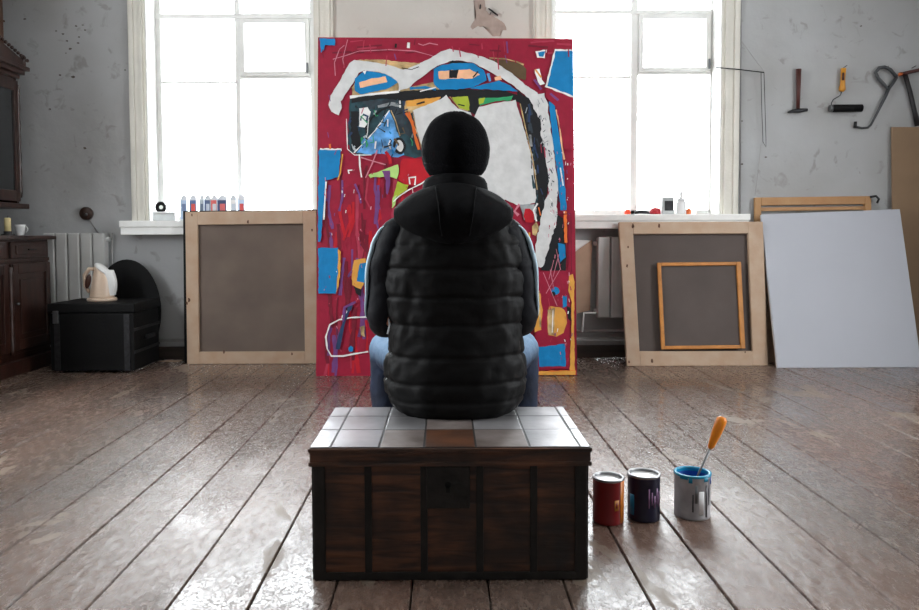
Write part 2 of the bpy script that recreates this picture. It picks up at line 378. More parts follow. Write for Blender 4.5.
# baseboard and heating pipes along the back wall
struct(MB().m(M_darkbase).box(LX, RX, WY - 0.025, WY, 0, 0.1, 0.006).build('baseboard_back'))
M_pipe = mat('painted_pipe', (150, 148, 146), 0.5, var=0.1)
x0, x1 = -2.9, 2.3
tag(MB().m(M_pipe).tube([(x0, WY - 0.06, 0.155), (x1, WY - 0.06, 0.155)], 0.014).tube([(x0, WY - 0.06, 0.155), (x0, WY - 0.06, 0.40)], 0.0135).build('heating_pipe'),
    'grey painted heating pipe running low along the window wall', 'pipe')
tag(MB().m(M_pipe).tube([(0.9, WY - 0.055, 0.215), (1.9, WY - 0.055, 0.215)], 0.012).tube([(1.9, WY - 0.055, 0.215), (1.9, WY - 0.055, 0.3)], 0.0115).build('heating_pipe'),
    'short upper heating pipe under the right radiator', 'pipe')
def radiator(px0, px1, zt, zb, label, rib):
    a, b = at(px0, 270, WY - 0.1).x, at(px1, 270, WY - 0.1).x
    root = thing('radiator', ((a + b) / 2, WY - 0.08, zb), label, 'radiator'); n = max(2, round((b - a) / rib)); wd = (b - a) / n
    for i in range(n):
        MB().m(M_rad).box(a + i * wd + 0.003, a + (i + 1) * wd - 0.003, WY - 0.12, WY - 0.03, zb, zt, 0.012).build('radiator_section', parent=root)
    MB().m(M_rad).tube([(a - 0.02, WY - 0.07, zt - 0.05), (b + 0.02, WY - 0.07, zt - 0.05)], 0.018).build('header_pipe', parent=root)
    MB().m(M_rad).tube([(a - 0.02, WY - 0.07, zb + 0.05), (b + 0.02, WY - 0.07, zb + 0.05)], 0.018).build('header_pipe', parent=root)
radiator(44, 106, at(80, 233, WY - .1).z, at(80, 312, WY - .1).z, 'white ribbed radiator behind the black wooden chest', 0.088)
radiator(597, 690, at(600, 237, WY - .1).z, at(600, 318, WY - .1).z, 'white radiator under the right window beside the red painting', 0.11)
tag(MB().m(M_pipe).tube([at(112, 233, WY - .03), at(112, 262, WY - .03), at(111, 300, WY - .03)], 0.007).build('pipe'), 'thin vertical pipe at the right end of the ribbed radiator', 'pipe')
# scrap leaning behind the painting
Qc = Quad(at(566, 258, WY - .055), at(592, 240, WY - .055), at(566, 316, WY - .055), at(590, 310, WY - .055))
M_card = mat('pale_cardboard', (176, 148, 126), 0.85, var=0.12, scale=6)
tag(Qc.bar(MB().m(M_card), 0, 1, 0, 1, 0, 0.006).build('cardboard_scrap'), 'tan cardboard scrap wedged between radiator and red painting', 'cardboard')
Qc = Quad(at(560, 240, WY - .04), at(590, 240, WY - .04), at(560, 300, WY - .04), at(584, 296, WY - .04))
tag(Qc.bar(MB().m(M_white), 0, 1, 0, 1, 0, 0.01).build('wall_panel'), 'whitish panel on the wall under the right window sill beside red painting', 'panel')
tag(MB().m(M_white).tube([at(582, 332, WY - .1), at(584, 313, WY - .1), at(596, 313, WY - .1)], 0.008).build('bent_rod'), 'thin white bent rod under the right radiator', 'rod')

# ------------------------------------------------------------------ dresser on the left
def build_dresser():
    fx, y0, y1 = -3.02, 4.1, 5.74; top = at(30, 235.5, 5.6).z
    root = thing('dresser', ((LX + fx) / 2, (y0 + y1) / 2, 0), 'dark mahogany dresser with glazed upper cabinet against the left wall', 'dresser')
    mb = MB().m(M_mahog).box(LX + 0.02, fx - 0.02, y0, y1, 0.09, top - 0.03); mb.box(LX + 0.02, fx + 0.03, y0 - 0.02, y1 + 0.015, 0, 0.1, 0.008)
    for z in (top - 0.19, 0.14): mb.box(fx - 0.025, fx - 0.008, y0, y1, z, z + 0.025, 0.004)
    mb.build('body', parent=root)
    MB().m(M_mahog).box(LX + 0.02, fx + 0.035, y0 - 0.03, y1 + 0.03, top - 0.03, top, 0.008).build('counter', parent=root)
    n = 3; dw = (y1 - y0) / n
    for i in range(n):
        a, b = y0 + i * dw + 0.03, y0 + (i + 1) * dw - 0.03
        d = MB().m(M_mahog).box(fx - 0.02, fx, a, b, top - 0.16, top - 0.045, 0.005).box(fx, fx + 0.008, a + 0.05, b - 0.05, top - 0.135, top - 0.07, 0.004).build('drawer', parent=root)
        MB().m(M_iron).box(fx + 0.008, fx + 0.02, (a + b) / 2 - 0.05, (a + b) / 2 + 0.05, top - 0.108, top - 0.096, 0.003).build('handle', parent=d)
        mb = MB().m(M_mahog)
        mb.box(fx - 0.02, fx, a, b, 0.17, top - 0.2, 0.004)
        for (p, q, r, s) in ((a, a + 0.06, 0.17, top - 0.2), (b - 0.06, b, 0.17, top - 0.2), (a + 0.06, b - 0.06, 0.17, 0.24), (a + 0.06, b - 0.06, top - 0.27, top - 0.2)):
            mb.box(fx, fx + 0.012, p, q, r, s, 0.004)
        mb.box(fx, fx + 0.008, a + 0.09, b - 0.09, 0.28, top - 0.31, 0.006)
        d = mb.build('door', parent=root)
        MB().m(M_steel).ball((fx + 0.022, a + 0.03, 0.5), 0.011).build('knob', parent=d)
    for i in range(n):
        yy = y0 + i * dw
        mb = MB().m(M_mahog); z = 0.13; pr = []
        for k in range(15):
            pr.append((0.013 + 0.008 * abs(math.sin(k * 1.1)), 0.14 + (top - 0.36) * k / 14))
        mb.lathe(pr, (fx + 0.005, yy + (0.0 if i else 0.02), 0), 12); mb.build('column', parent=root)
    # upper cabinet
    hx = -3.2; zb = at(20, 204, 5.6).z; zt = at(24, 77, 5.6).z; ya, yb = y0 + 0.1, 5.66
    mb = MB().m(M_mahog)
    mb.box(LX + 0.02, hx, ya, ya + 0.03, zb, zt); mb.box(LX + 0.02, hx, yb - 0.03, yb, zb, zt); mb.box(LX + 0.02, LX + 0.04, ya, yb, zb, zt)
    mb.box(LX + 0.02, hx, ya, yb, zt - 0.04, zt); mb.box(LX + 0.02, hx, ya, yb, (zb + zt) / 2 - 0.01, (zb + zt) / 2 + 0.01)
    mb.box(LX + 0.02, hx + 0.05, ya - 0.03, yb + 0.05, zb - 0.035, zb + 0.005, 0.008)
    mb.build('upper_body', parent=root)
    for yy in (ya + 0.01, yb - 0.1): MB().m(M_mahog).box(LX + 0.02, LX + 0.2, yy, yy + 0.08, top, zb - 0.03, 0.004).build('support', parent=root)
    mb = MB().m(M_mahog)
    for k, (d, h) in enumerate(((0.02, 0.03), (0.045, 0.035), (0.07, 0.03))): mb.box(LX + 0.02, hx + d, ya - d, yb + d, zt + k * 0.033, zt + k * 0.033 + h, 0.005)
    ym = (ya + yb) / 2
    prof = [(ya - 0.05, zt + 0.1), (yb + 0.05, zt + 0.1), (yb + 0.05, zt + 0.13)] + [(ym + (yb + 0.05 - ym) * (1 - t), zt + 0.13 + 0.2 * t) for t in (0.2, 0.4, 0.6, 0.8)] + [(ym, zt + 0.36)] + [(ym - (yb + 0.05 - ym) * (1 - t), zt + 0.13 + 0.2 * t) for t in (0.8, 0.6, 0.4, 0.2)] + [(ya - 0.05, zt + 0.13)]
    mb.prism([(-y, z) for y, z in prof], hx - 0.02, hx + 0.05, Matrix(((0, 1, 0, 0), (-1, 0, 0, 0), (0, 0, 1, 0), (0, 0, 0, 1))))
    mb.build('cornice', parent=root)
    mb = MB().m(M_mahog); 
    for k in range(20):
        t = k / 20; mb.ball((hx + 0.06, ym + (yb + 0.05 - ym) * (1 - t), zt + 0.145 + 0.2 * t), 0.014, seg=8, rings=6)
    mb.build('beading', parent=root)
    MB().m(M_mahog).lathe([(0.02, 0), (0.012, 0.02), (0.022, 0.045), (0.02, 0.07), (0.006, 0.085)], (hx + 0.04, yb + 0.03, zt + 0.1), 14).build('finial', parent=root)
    n = 2; dw = (yb - ya) / n; MG = mat('cabinet_glass', (40, 42, 44), 0.08, var=0.1, spec=0.8)
    for i in range(n):
        a, b = ya + i * dw + 0.015, ya + (i + 1) * dw - 0.015
        mb = MB().m(M_mahog); s = 0.055
        mb.box(hx, hx + 0.022, a, a + s, zb + 0.02, zt - 0.02, 0.004); mb.box(hx, hx + 0.022, b - s, b, zb + 0.02, zt - 0.02, 0.004)
        mb.box(hx, hx + 0.022, a + s, b - s, zb + 0.02, zb + 0.1, 0.004); mb.box(hx, hx + 0.022, a + s, b - s, zt - 0.1, zt - 0.02, 0.004)
        d = mb.build('upper_door', parent=root)
        MB().m(MG).box(hx + 0.006, hx + 0.01, a + s, b - s, zb + 0.1, zt - 0.1).build('pane', parent=d)
    for yy in (yb - 0.006,):
        mb = MB().m(M_mahog); pr = [(0.012 + 0.005 * abs(math.sin(k * 0.9)), zb + 0.05 + (zt - zb - 0.1) * k / 24) for k in range(25)]
        mb.lathe(pr, (hx + 0.012, yy, 0), 10).build('column', parent=root)
    # on the counter
    c = at(9.5, 225, 5.3); M_wax = mat('candle_wax', (224, 206, 150), 0.5)
    t = thing('candle', (-3.085, 5.3, top), 'cream candle standing on the dresser counter', 'candle')
    MB().m(M_wax).lathe([(0.022, 0.02), (0.022, 0.12), (0.018, 0.125)], (-3.085, 5.3, top), 16).build('wax', parent=t)
    MB().m(M_iron).lathe([(0.045, 0), (0.045, 0.008), (0.026, 0.012), (0.028, 0.03), (0.025, 0.03)], (-3.085, 5.3, top), 18).build('candle_holder', parent=t)
    MB().m(M_black).tube([(-3.085, 5.3, top + 0.12), (-3.083, 5.3, top + 0.14)], 0.0015, 5).build('wick', parent=t)
    M_por = mat('white_porcelain', (225, 225, 225), 0.2)
    t = thing('porcelain_cup', (-3.12, 5.52, top), 'small white porcelain cup near the dresser corner', 'cup')
    MB().m(M_por).lathe([(0.022, 0), (0.026, 0.01), (0.036, 0.06), (0.038, 0.08), (0.034, 0.08), (0.03, 0.03), (0.01, 0.012)], (-3.12, 5.52, top), 20).build('bowl', parent=t)
    MB().m(M_por).tube([(-3.12 + 0.034 + 0.02 * math.sin(a), 5.52, top + 0.045 + 0.022 * math.cos(a)) for a in [k * math.pi / 6 for k in range(7)]], 0.004, 6).build('handle', parent=t)
    # crate above
    zc = zt + 0.1; mb = MB().m(mat('crate_wood', (74, 48, 34), 0.6, var=0.3, scale=8))
    mb.box(LX + 0.03, hx - 0.045 , 4.7, 5.6, zc, zc + 0.8, 0.006)
    for z in (0.1, 0.3, 0.5): mb.box(hx - 0.046, hx - 0.035, 4.7, 5.6, zc + z, zc + z + 0.012)
    tag(mb.build('wooden_box'), 'brown wooden box stored on top of the dresser', 'box')
build_dresser()

# wall switch
p = at(87, 213.5, WY)
t = thing('wall_socket', (p.x, WY, p.z), 'round brown wall socket with cable above the ribbed radiator', 'socket')
M_bake = mat('brown_bakelite', (52, 34, 26), 0.3)
Ry = Matrix.Rotation(R(90), 4, 'X')
MB().m(M_bake).lathe([(0.052, 0), (0.052, 0.02), (0.044, 0.034), (0.012, 0.036)], (p.x, WY, p.z), 24, Ry).build('cover', parent=t)
MB().m(M_steel).ball((p.x + 0.012, WY - 0.036, p.z - 0.01), 0.012).build('screw', parent=t)
MB().m(M_pipe).tube([(p.x + 0.02, WY - 0.006, p.z - 0.045), (p.x + 0.05, WY - 0.006, p.z - 0.1), (p.x + 0.1, WY - 0.006, p.z - 0.17)], 0.004, 6).build('cable', parent=t)

# black chest, disc and kettle
def build_chest():
    fy = 5.28; a = at(50, 330, fy).x; b = at(134, 330, fy).x; zt = at(100, 303.5, fy).z; by = 5.74
    root = thing('wooden_chest', ((a + b) / 2, (fy + by) / 2, 0), 'black wooden chest with an electric kettle on it by the dresser', 'chest')
    MB().m(M_black).box(a, b, fy, by, 0.02, zt - 0.07, 0.006).build('body', parent=root)
    MB().m(M_black).box(a - 0.012, b + 0.012, fy - 0.012, by + 0.01, zt - 0.065, zt, 0.008).build('lid', parent=root)
    for x in (a + 0.03, b - 0.07):
        MB().m(M_iron).box(x, x + 0.04, fy - 0.006, fy + 0.002, 0.02, zt - 0.075).build('iron_strap', parent=root)
    for z in (0.14, 0.3): MB().m(M_iron).box(b - 0.002, b + 0.006, fy, by, z, z + 0.02).build('iron_strap', parent=root)
    MB().m(M_iron).box(b, b + 0.02, fy + 0.18, fy + 0.34, 0.22, 0.25, 0.004).build('handle', parent=root)
    MB().m(M_steel).box(a + 0.03, a + 0.07, fy - 0.022, fy - 0.01, zt - 0.14, zt - 0.05, 0.004).build('hasp', parent=root)
    return a, b, fy, by, zt
CH = build_chest()
c = at(130, 317, WY - 0.1); rz = c.z - 0.012 + 0.0
rx = 33 / 129
top = at(130, 259, WY - .05).z; rz = top / 2
mb = MB().m(M_black); n = 48
rings = [[Vector((c.x + rx * k * math.cos(2 * math.pi * i / n), WY - 0.136 + dy, rz + rz * k * math.sin(2 * math.pi * i / n))) for i in range(n)] for k, dy in ((0.985, -0.011), (1, -0.006), (1, 0.006), (0.985, 0.011))]
mb.loft(rings, True, False); tag(mb.build('oval_board'), 'black oval board standing behind the black chest', 'board')
def build_kettle():
    zt = CH[4]; p = at(104, 300, 5.55); cx, cy = p.x, 5.52
    t = thing('electric_kettle', (cx, cy, zt), 'cream electric kettle with brown handle on the black chest', 'kettle')
    Mk = mat('cream_plastic', (214, 190, 168), 0.3, var=0.05); Mw = mat('white_plastic', (232, 232, 230), 0.3, var=0.03)
    MB().m(Mk).lathe([(0.1, 0), (0.104, 0.008), (0.1, 0.022), (0.07, 0.024)], (cx, cy, zt), 32).build('power_base', parent=t)
    rings = []
    for k in range(15):
        v = k / 14; r = 0.086 - 0.022 * v - 0.012 * v ** 4; sh = 0.012 * v
        ring = []
        for i in range(32):
            a = 2 * math.pi * i / 32; q = max(0, math.cos(a)) ** 8 * 0.03 * v ** 2
            tilt = 0.045 * v * (math.cos(a) * -0.9)
            ring.append(Vector((cx + sh + (r + q) * math.cos(a), cy + r * math.sin(a), zt + 0.024 + v * 0.2 + tilt * v)))
        rings.append(ring)
    MB().m(Mk).loft(rings).build('body', parent=t)
    rings = []
    for k in range(7):
        v = k / 6; r = 0.055 * math.cos(v * 1.45) + 0.002
        rings.append([Vector((cx + 0.012 + r * math.cos(2 * math.pi * i / 24), cy + r * math.sin(2 * math.pi * i / 24), zt + 0.224 + 0.035 * math.sin(v * 1.5) - 0.04 * (r / 0.055) * math.cos(2 * math.pi * i / 24))) for i in range(24)])
    MB().m(Mw).loft(rings).build('lid', parent=t)
    # white spout shell on the right
    rings = []
    for k in range(12):
        v = k / 11; z = zt + 0.04 + 0.185 * v; r = 0.088 - 0.022 * v; e = 0.028 * math.sin(math.pi * min(1, v * 0.8 + 0.1))
        rings.append([Vector((cx + 0.012 * v + (r - 0.012 + (e + 0.014) * max(0, math.cos(a)) ** 0.7) * math.cos(a), cy + (r * 0.72) * math.sin(a), z)) for a in [math.pi * (j / 12 - 0.5) for j in range(13)]])
    MB().m(Mw).loft(rings, closed=False).build('spout', parent=t)
    Mb = mat('brown_handle', (70, 40, 30), 0.4)
    MB().m(Mk).tube([(cx - 0.035, cy, zt + 0.235), (cx - 0.085, cy - 0.01, zt + 0.235), (cx - 0.118, cy - 0.015, zt + 0.19), (cx - 0.116, cy - 0.015, zt + 0.11), (cx - 0.085, cy - 0.01, zt + 0.06)], [0.014, 0.014, 0.015, 0.014, 0.012], 12).build('handle', parent=t)
    MB().m(Mb).ball((cx - 0.087, cy - 0.028, zt + 0.145), (0.02, 0.016, 0.055), Matrix.Rotation(R(12), 4, 'Y')).build('grip_pad', parent=t)
build_kettle()
p = at(170, 361, 5.7); tag(MB().m(M_card).hexa([at(158, 359, 5.74), at(168, 357.5, 5.8), at(183, 357.8, 5.8), at(178, 361, 5.72), at(160, 358.6, 5.74), at(168, 357, 5.8), at(181, 357.4, 5.8), at(178, 360.2, 5.72)]).build('paper_scrap', origin=(p.x, p.y, 0)),
    'crumpled tan paper scrap on the floor right of the black chest', 'paper')
o = bpy.data.objects['paper_scrap']; o.location.z = 0.0; zmin = min(v.co.z for v in o.data.vertices)
for v in o.data.vertices: v.co.z = 0.004 + (v.co.z - zmin) * 0.3

# ------------------------------------------------------------------ canvases
def stretcher(name, Q, bu, bv, depth, wood, back, label, cat='canvas', group=None, cross=False, knots=(), inner=None):
    """canvas seen from its back: four wooden bars with the cloth behind them"""
    base = (Q.c[2] + Q.c[3]) / 2
    root = thing(name, base, label, cat, group)
    iu0, iu1, iv0, iv1 = bu[0], 1 - bu[1], bv[0], 1 - bv[1]
    for a, b, c_, d in ((0, iu0, 0, 1), (iu1, 1, 0, 1), (iu0, iu1, 0, iv0), (iu0, iu1, iv1, 1)):
        Q.bar(MB().m(wood), a, b, c_, d, -depth, 0, 0.004).build('stretcher_bar', parent=root)
    if back:
        mb = MB().m(back); Q.bar(mb, 0.004, 0.996, 0.004, 0.996, -depth - 0.004, -depth)
        mb.build('cloth', parent=root)
    if knots:
        for (x, y, r) in knots:
            mb = MB().m(M_knot)
            u, v = Q.px(x, y); n = 10; pts = [Q.p(u + r * math.cos(2 * math.pi * i / n) * (0.5 + 0.5 * random.random()), v + r * 1.6 * math.sin(2 * math.pi * i / n) * (0.5 + 0.5 * random.random()), 0.001) for i in range(n)]
            f = mb.bm.faces.new([mb.bm.verts.new(p) for p in pts]); f.material_index = 0
            mb.build('knot', parent=root)
    return root
# left canvas
yb, yt = 5.655, 5.69
Q1 = Quad(at(185, 212, yt), at(316, 210.5, yt), floor_edge(187, 361, 5.655), floor_edge(318, 361, 5.655))
stretcher('stretched_canvas', Q1, (0.093, 0.1), (0.085, 0.08), 0.03, M_pine, M_linen, 'back of a large canvas on pale pine bars under the left window', knots=((189, 300, .012), (248, 222, .01), (312, 230, .008), (224, 352, .009), (292, 354, .008), (192, 215, .007), (187, 303, 0.01)))
Qb = Quad(at(183, 211, yt + .04), at(317, 209.5, yt + .04), floor_edge(184.5, 360, 5.70), floor_edge(316, 359, 5.70))
tag(Qb.bar(MB().m(M_black), 0, 1, 0, 1, -0.012, 0).build('backing_board'), 'thin black board behind the large pine canvas under the left window', 'board')
# right canvas with a small one resting on it
Q2 = Quad(at(619, 222, 5.70), at(763, 221.5, 5.70), floor_edge(627, 366, 5.50), floor_edge(768, 366, 5.50))
r2 = stretcher('stretched_canvas', Q2, (0.095, 0.105), (0.085, 0.10), 0.035, M_pine, M_linen2, 'back of a large canvas on pale bars under the right window, smaller one on it',
               knots=((633, 226, .012), (659, 226, .012), (628, 247, .007), (627, 266, .009), (652, 361, .011), (745, 352, .006), (629, 362, .008)))
Q3 = Quad(Q2.p(*Q2.px(656.9, 262.8), .012), Q2.p(*Q2.px(740.5, 262), .012), Q2.p(*Q2.px(660.8, 349.5), .02), Q2.p(*Q2.px(744.5, 348.6), .02))
stretcher('small_canvas', Q3, (0.045, 0.055), (0.04, 0.04), 0.018, M_honey, M_linen2, 'small canvas back with thin orange wood bars inside the larger canvas')
# boards behind
for k, (dx, lab) in enumerate(((0, 'narrow pale board edge between the right window canvas and white canvas'), (5, 'second narrow board edge leaning just behind the white canvas'))):
    Qn = Quad(at(758 + dx, 250 + k * 16, 5.8), at(766 + dx, 250 + k * 16, 5.8), at(764 + dx, 366, 5.62 + 0.03 * k), at(775 + dx, 366, 5.62 + 0.03 * k))
    tag(Qn.bar(MB().m(M_pine2 if k else M_card), 0, 1, 0, 1, -0.012, 0).build('board'), lab, 'board')
Qw = Quad(at(761, 214.5, 5.76), at(900, 209, 5.76), floor_edge(777.5, 368, 5.40), floor_edge(922, 366, 5.40))
root = thing('blank_canvas', (Qw.c[2] + Qw.c[3]) / 2, 'large blank white canvas leaning against the wall right of the window', 'canvas')
Qw.bar(MB().m(M_primed), 0, 1, 0, 1, -0.022, 0, 0.004).build('primed_face', parent=root)
for a, b, c_, d in ((0.005, .08, 0.005, .995), (.92, .995, .005, .995), (.08, .92, .005, .08), (.08, .92, .92, .995)):
    Qw.bar(MB().m(M_pine), a, b, c_, d, -0.04, -0.023, 0.002).build('stretcher_bar', parent=root)
Q5 = Quad(at(755, 197.5, WY - .045), at(871.5, 196, WY - .045), at(756, 358, WY - .09), at(872, 357, WY - .09))
r5 = stretcher('empty_stretcher', Q5, (0.055, 0.055), (0.05, 0.06), 0.03, M_pine2, None, 'bare pine stretcher frame showing above the blank white canvas')
Q5.bar(MB().m(M_pine2), 0.055, 0.945, 0.062, 0.085, -0.028, -0.008, 0.002).build('cross_bar', parent=r5)
Qk = Quad(at(891.5, 127, WY - .03), at(975, 127, WY - .03), at(894, 357.5, WY - .08), at(975, 357, WY - .08))
tag(Qk.bar(MB().m(M_kraft), 0, 1, 0, 1, -0.01, 0).build('hardboard_sheet'), 'tall brown hardboard sheet leaning at the far right', 'board')

# ------------------------------------------------------------------ the painting
def build_painting():
    Q = Quad(at(318, 37.3, 5.44), at(573, 38.6, 5.44), floor_edge(316, 376, 5.15), floor_edge(577, 376, 5.15))
    base = (Q.c[2] + Q.c[3]) / 2
    root = thing('painting', base, 'tall abstract crimson painting with blue and white shapes facing the sitter', 'painting')
    for a, b, c_, d in ((0.004, .05, 0.004, .996), (.95, .996, .004, .996), (.05, .95, .004, .04), (.05, .95, .96, .996), (.05, .95, .48, .51)):
        Q.bar(MB().m(M_pine), a, b, c_, d, -0.045, -0.006, 0.002).build('stretcher_bar', parent=root)
    cols = dict(crim=(146, 16, 48), crim2=(112, 14, 38), red=(182, 20, 36), grey=(208, 207, 206), grey2=(158, 162, 164), white=(232, 230, 228), blue=(0, 120, 178), sky=(90, 150, 205), navy=(36, 58, 92),
                black=(20, 20, 24), slate=(46, 56, 64), teal=(34, 62, 70), peach=(236, 180, 140), ochre=(214, 152, 66), ochre2=(190, 160, 112), lime=(160, 176, 50), green=(44, 148, 96), pale_green=(172, 206, 120),
                purple=(112, 62, 120), pink=(196, 120, 136), orange=(222, 108, 44), brown=(92, 72, 48), rose=(170, 50, 74))
    Mc = {k: mat('paint_' + k, v, 0.5, var=0.1 if k not in ('sky', 'slate', 'grey2', 'ochre2', 'teal') else 0.55, scale=14, bump=0.2, bscale=40, spec=0.35) for k, v in cols.items()}
    mb = MB().m(Mc['crim']); Q.bar(mb, 0, 1, 0, 1, -0.006, 0.0)
    rnd = random.Random(9); st = {'w': 0.0004}
    cr = {'P': (0, 0, 1), 'A': (310, 30, 6.1), 'B': (440, 30, 6.1), 'C': (310, 120, 6.1), 'D': (470, 120, 6.1), 'E': (310, 210, 3.59), 'F': (490, 210, 3.59)}
    def tr(k, pts): ox, oy, s = cr[k]; return [(ox + x / s, oy + y / s) for x, y in pts]
    def poly(col, k, pts, jit=0.45):
        pts = tr(k, pts); out = []
        for i, a in enumerate(pts):
            b = pts[(i + 1) % len(pts)]; L_ = math.hypot(b[0] - a[0], b[1] - a[1]); n = max(1, int(L_ / 3))
            for j in range(n):
                t = j / n; out.append((a[0] + (b[0] - a[0]) * t + rnd.uniform(-jit, jit), a[1] + (b[1] - a[1]) * t + rnd.uniform(-jit, jit)))
        mb.m(Mc[col]); vs = []
        tris = tessellate_polygon([[Vector((x, y, 0)) for x, y in out]])
        for x, y in out:
            u, v = Q.px(x, y); vs.append(mb.bm.verts.new(Q.p(min(max(u, 0.001), 0.999), min(max(v, 0.001), 0.999), st['w'])))
        for t_ in tris:
            try: f = mb.bm.faces.new([vs[i] for i in t_]); f.material_index = mb.mi
            except Exception: pass
        st['w'] += 0.00005
    def line(col, k, pts, wd=1.2, jit=0.25):
        pts = tr(k, pts); fine = []
        for a, b in zip(pts, pts[1:]):
            n = max(1, int(math.hypot(b[0] - a[0], b[1] - a[1]) / 4))
            for j in range(n): fine.append((a[0] + (b[0] - a[0]) * j / n, a[1] + (b[1] - a[1]) * j / n))
        fine.append(pts[-1]); L_, R_ = [], []
        for i, p in enumerate(fine):
            a = fine[max(i - 1, 0)]; b = fine[min(i + 1, len(fine) - 1)]; dx, dy = b[0] - a[0], b[1] - a[1]; d = math.hypot(dx, dy) or 1
            h = wd / 2 * rnd.uniform(0.7, 1.3); L_.append((p[0] - dy / d * h, p[1] + dx / d * h)); R_.append((p[0] + dy / d * h, p[1] - dx / d * h))
        mb.m(Mc[col]); l = []; r = []
        for (q, o_) in ((L_, l), (R_, r)):
            for x, y in q: u, v = Q.px(x, y); o_.append(mb.bm.verts.new(Q.p(min(max(u, 0.001), 0.999), min(max(v, 0.001), 0.999), st['w'])))
        for i in range(len(l) - 1):
            f = mb.bm.faces.new((l[i], l[i + 1], r[i + 1], r[i])); f.material_index = mb.mi
        st['w'] += 0.00005
    def ell(col, cx, cy, rx, ry, ang=0, jit=.3):
        poly(col, 'P', [(cx + rx * math.cos(a) * math.cos(ang) - ry * math.sin(a) * math.sin(ang), cy + rx * math.cos(a) * math.sin(ang) + ry * math.sin(a) * math.cos(ang)) for a in [2 * math.pi * i / 14 for i in range(14)]], jit)
    # broad brushwork in the crimson
    for _ in range(80):
        x = rnd.uniform(326, 400); y = rnd.uniform(160, 350); line(rnd.choice(['crim2', 'crim2', 'rose', 'red', 'purple']), 'P', [(x, y), (x + rnd.uniform(-3, 3), y + rnd.uniform(8, 26)), (x + rnd.uniform(-5, 5), y + rnd.uniform(26, 46))], rnd.uniform(1.2, 4))
    for _ in range(16):
        x = rnd.uniform(325, 560); y = rnd.uniform(41, 54); line(rnd.choice(['crim2', 'rose']), 'P', [(x, y), (x + rnd.uniform(8, 26), y + rnd.uniform(-2, 2))], rnd.uniform(1, 2))
    line('pink', 'A', [(140, 180), (210, 160), (300, 130), (480, 122), (640, 130), (750, 160)], 0.8)
    line('pink', 'A', [(155, 280), (150, 200), (180, 120), (210, 95)], 0.8); line('pink', 'A', [(210, 230), (200, 180), (230, 60)], .7)
    line('white', 'A', [(602, 78), (600, 112)], 2.6); line('pink', 'A', [(660, 85), (690, 95), (730, 82), (780, 92)], .9); line('black', 'A', [(525, 85), (522, 110)], 1.6)
    # top dark and ochre shapes under the white arch
    poly('ochre2', 'A', [(270, 185), (400, 180), (560, 195), (690, 205), (720, 240), (600, 260), (400, 230), (280, 210)])
    poly('brown', 'B', [(300, 180), (400, 185), (500, 210), (525, 240), (520, 310), (430, 270), (360, 220)]); line('ochre2', 'B', [(300, 172), (400, 178), (470, 196), (510, 214)], 1.3)
    poly('ochre2', 'P', [(352, 88), (358, 76), (380, 70), (400, 76), (408, 88), (436, 82), (440, 92), (352, 100)])
    # dark window area at the left
    poly('teal', 'P', [(350, 99), (405, 97), (412, 113), (418, 138), (421.5, 157), (415, 158.5), (400, 155), (385, 151), (362, 156), (350, 153), (347.5, 140), (349, 118)], .9)
    poly('slate', 'P', [(362, 101), (400, 99), (410, 120), (414, 140), (400, 130), (385, 104), (370, 110)], .9)
    poly('black', 'P', [(351, 112), (358, 112), (359, 134), (364, 141), (360, 150), (351, 150)], .8)
    poly('white', 'A', [(300, 480), (350, 470), (372, 500), (350, 560), (352, 600), (300, 590)])
    poly('sky', 'P', [(389.5, 110.5), (392, 116), (398, 134), (404, 154), (398, 158), (386, 154), (372, 154), (356, 153), (366, 141), (376, 131), (384, 117)], .8)
    line('white', 'P', [(389.5, 110.5), (383, 120), (375, 131), (364, 143), (354, 153)], 1.1); line('ochre2', 'P', [(391, 110.5), (396, 122), (400, 136)], .9)
    line('black', 'P', [(367, 140), (366, 128), (372, 118), (382, 110), (390, 107)], 2.2); line('grey2', 'P', [(378, 107), (392, 104), (400, 106)], 3)
    for _ in range(34):
        x = rnd.uniform(350, 414); y = rnd.uniform(102, 152); line(rnd.choice(['grey2', 'black', 'navy', 'teal', 'pink', 'white'] if not (372 < x < 398 and y > 122) else ['white', 'blue', 'sky', 'navy']), 'P', [(x, y), (x + rnd.uniform(-3, 3), y + rnd.uniform(2, 8))], rnd.uniform(.7, 1.8))
    ell('black', 399.5, 146, 6.4, 8.6, -.15); ell('white', 399.7, 146, 3.7, 6, -.15)
    line('orange', 'P', [(406, 113), (412, 122), (415, 136), (419, 150)], 2.6, .5); line('ochre2', 'P', [(404, 94), (406, 112)], 2); line('white', 'P', [(399.5, 90), (400.2, 108)], 1.6); line('navy', 'P', [(404, 92), (404, 106)], 2.2)
    # black brow band
    poly('black', 'P', [(351, 97), (380, 94), (405, 91), (435, 90), (450, 89), (505, 91), (517, 95), (520, 103), (510, 99), (480, 98.5), (479.5, 107), (478, 116), (468, 112), (467, 99), (448, 97), (441, 99), (425, 104), (405, 101), (380, 99), (352, 103)])
    line('white', 'P', [(350, 97.5), (372, 94.5), (399, 92)], 2.4)
    poly('lime', 'B', [(70, 410), (168, 408), (178, 440), (180, 495), (120, 485), (90, 440)]); line('black', 'B', [(110, 455), (150, 465)], 1.6); line('ochre2', 'B', [(60, 408), (120, 480), (170, 495)], .9)
    poly('green', 'B', [(238, 418), (330, 418), (445, 405), (430, 432), (340, 436), (242, 466)]); poly('lime', 'B', [(236, 420), (275, 415), (262, 445), (238, 455)])
    poly('ochre', 'A', [(585, 435), (690, 420), (800, 412), (760, 450), (690, 470), (590, 500)]); poly('ochre2', 'A', [(590, 470), (700, 465), (640, 490), (600, 520)]); line('black', 'A', [(650, 455), (700, 440)], 1.5)
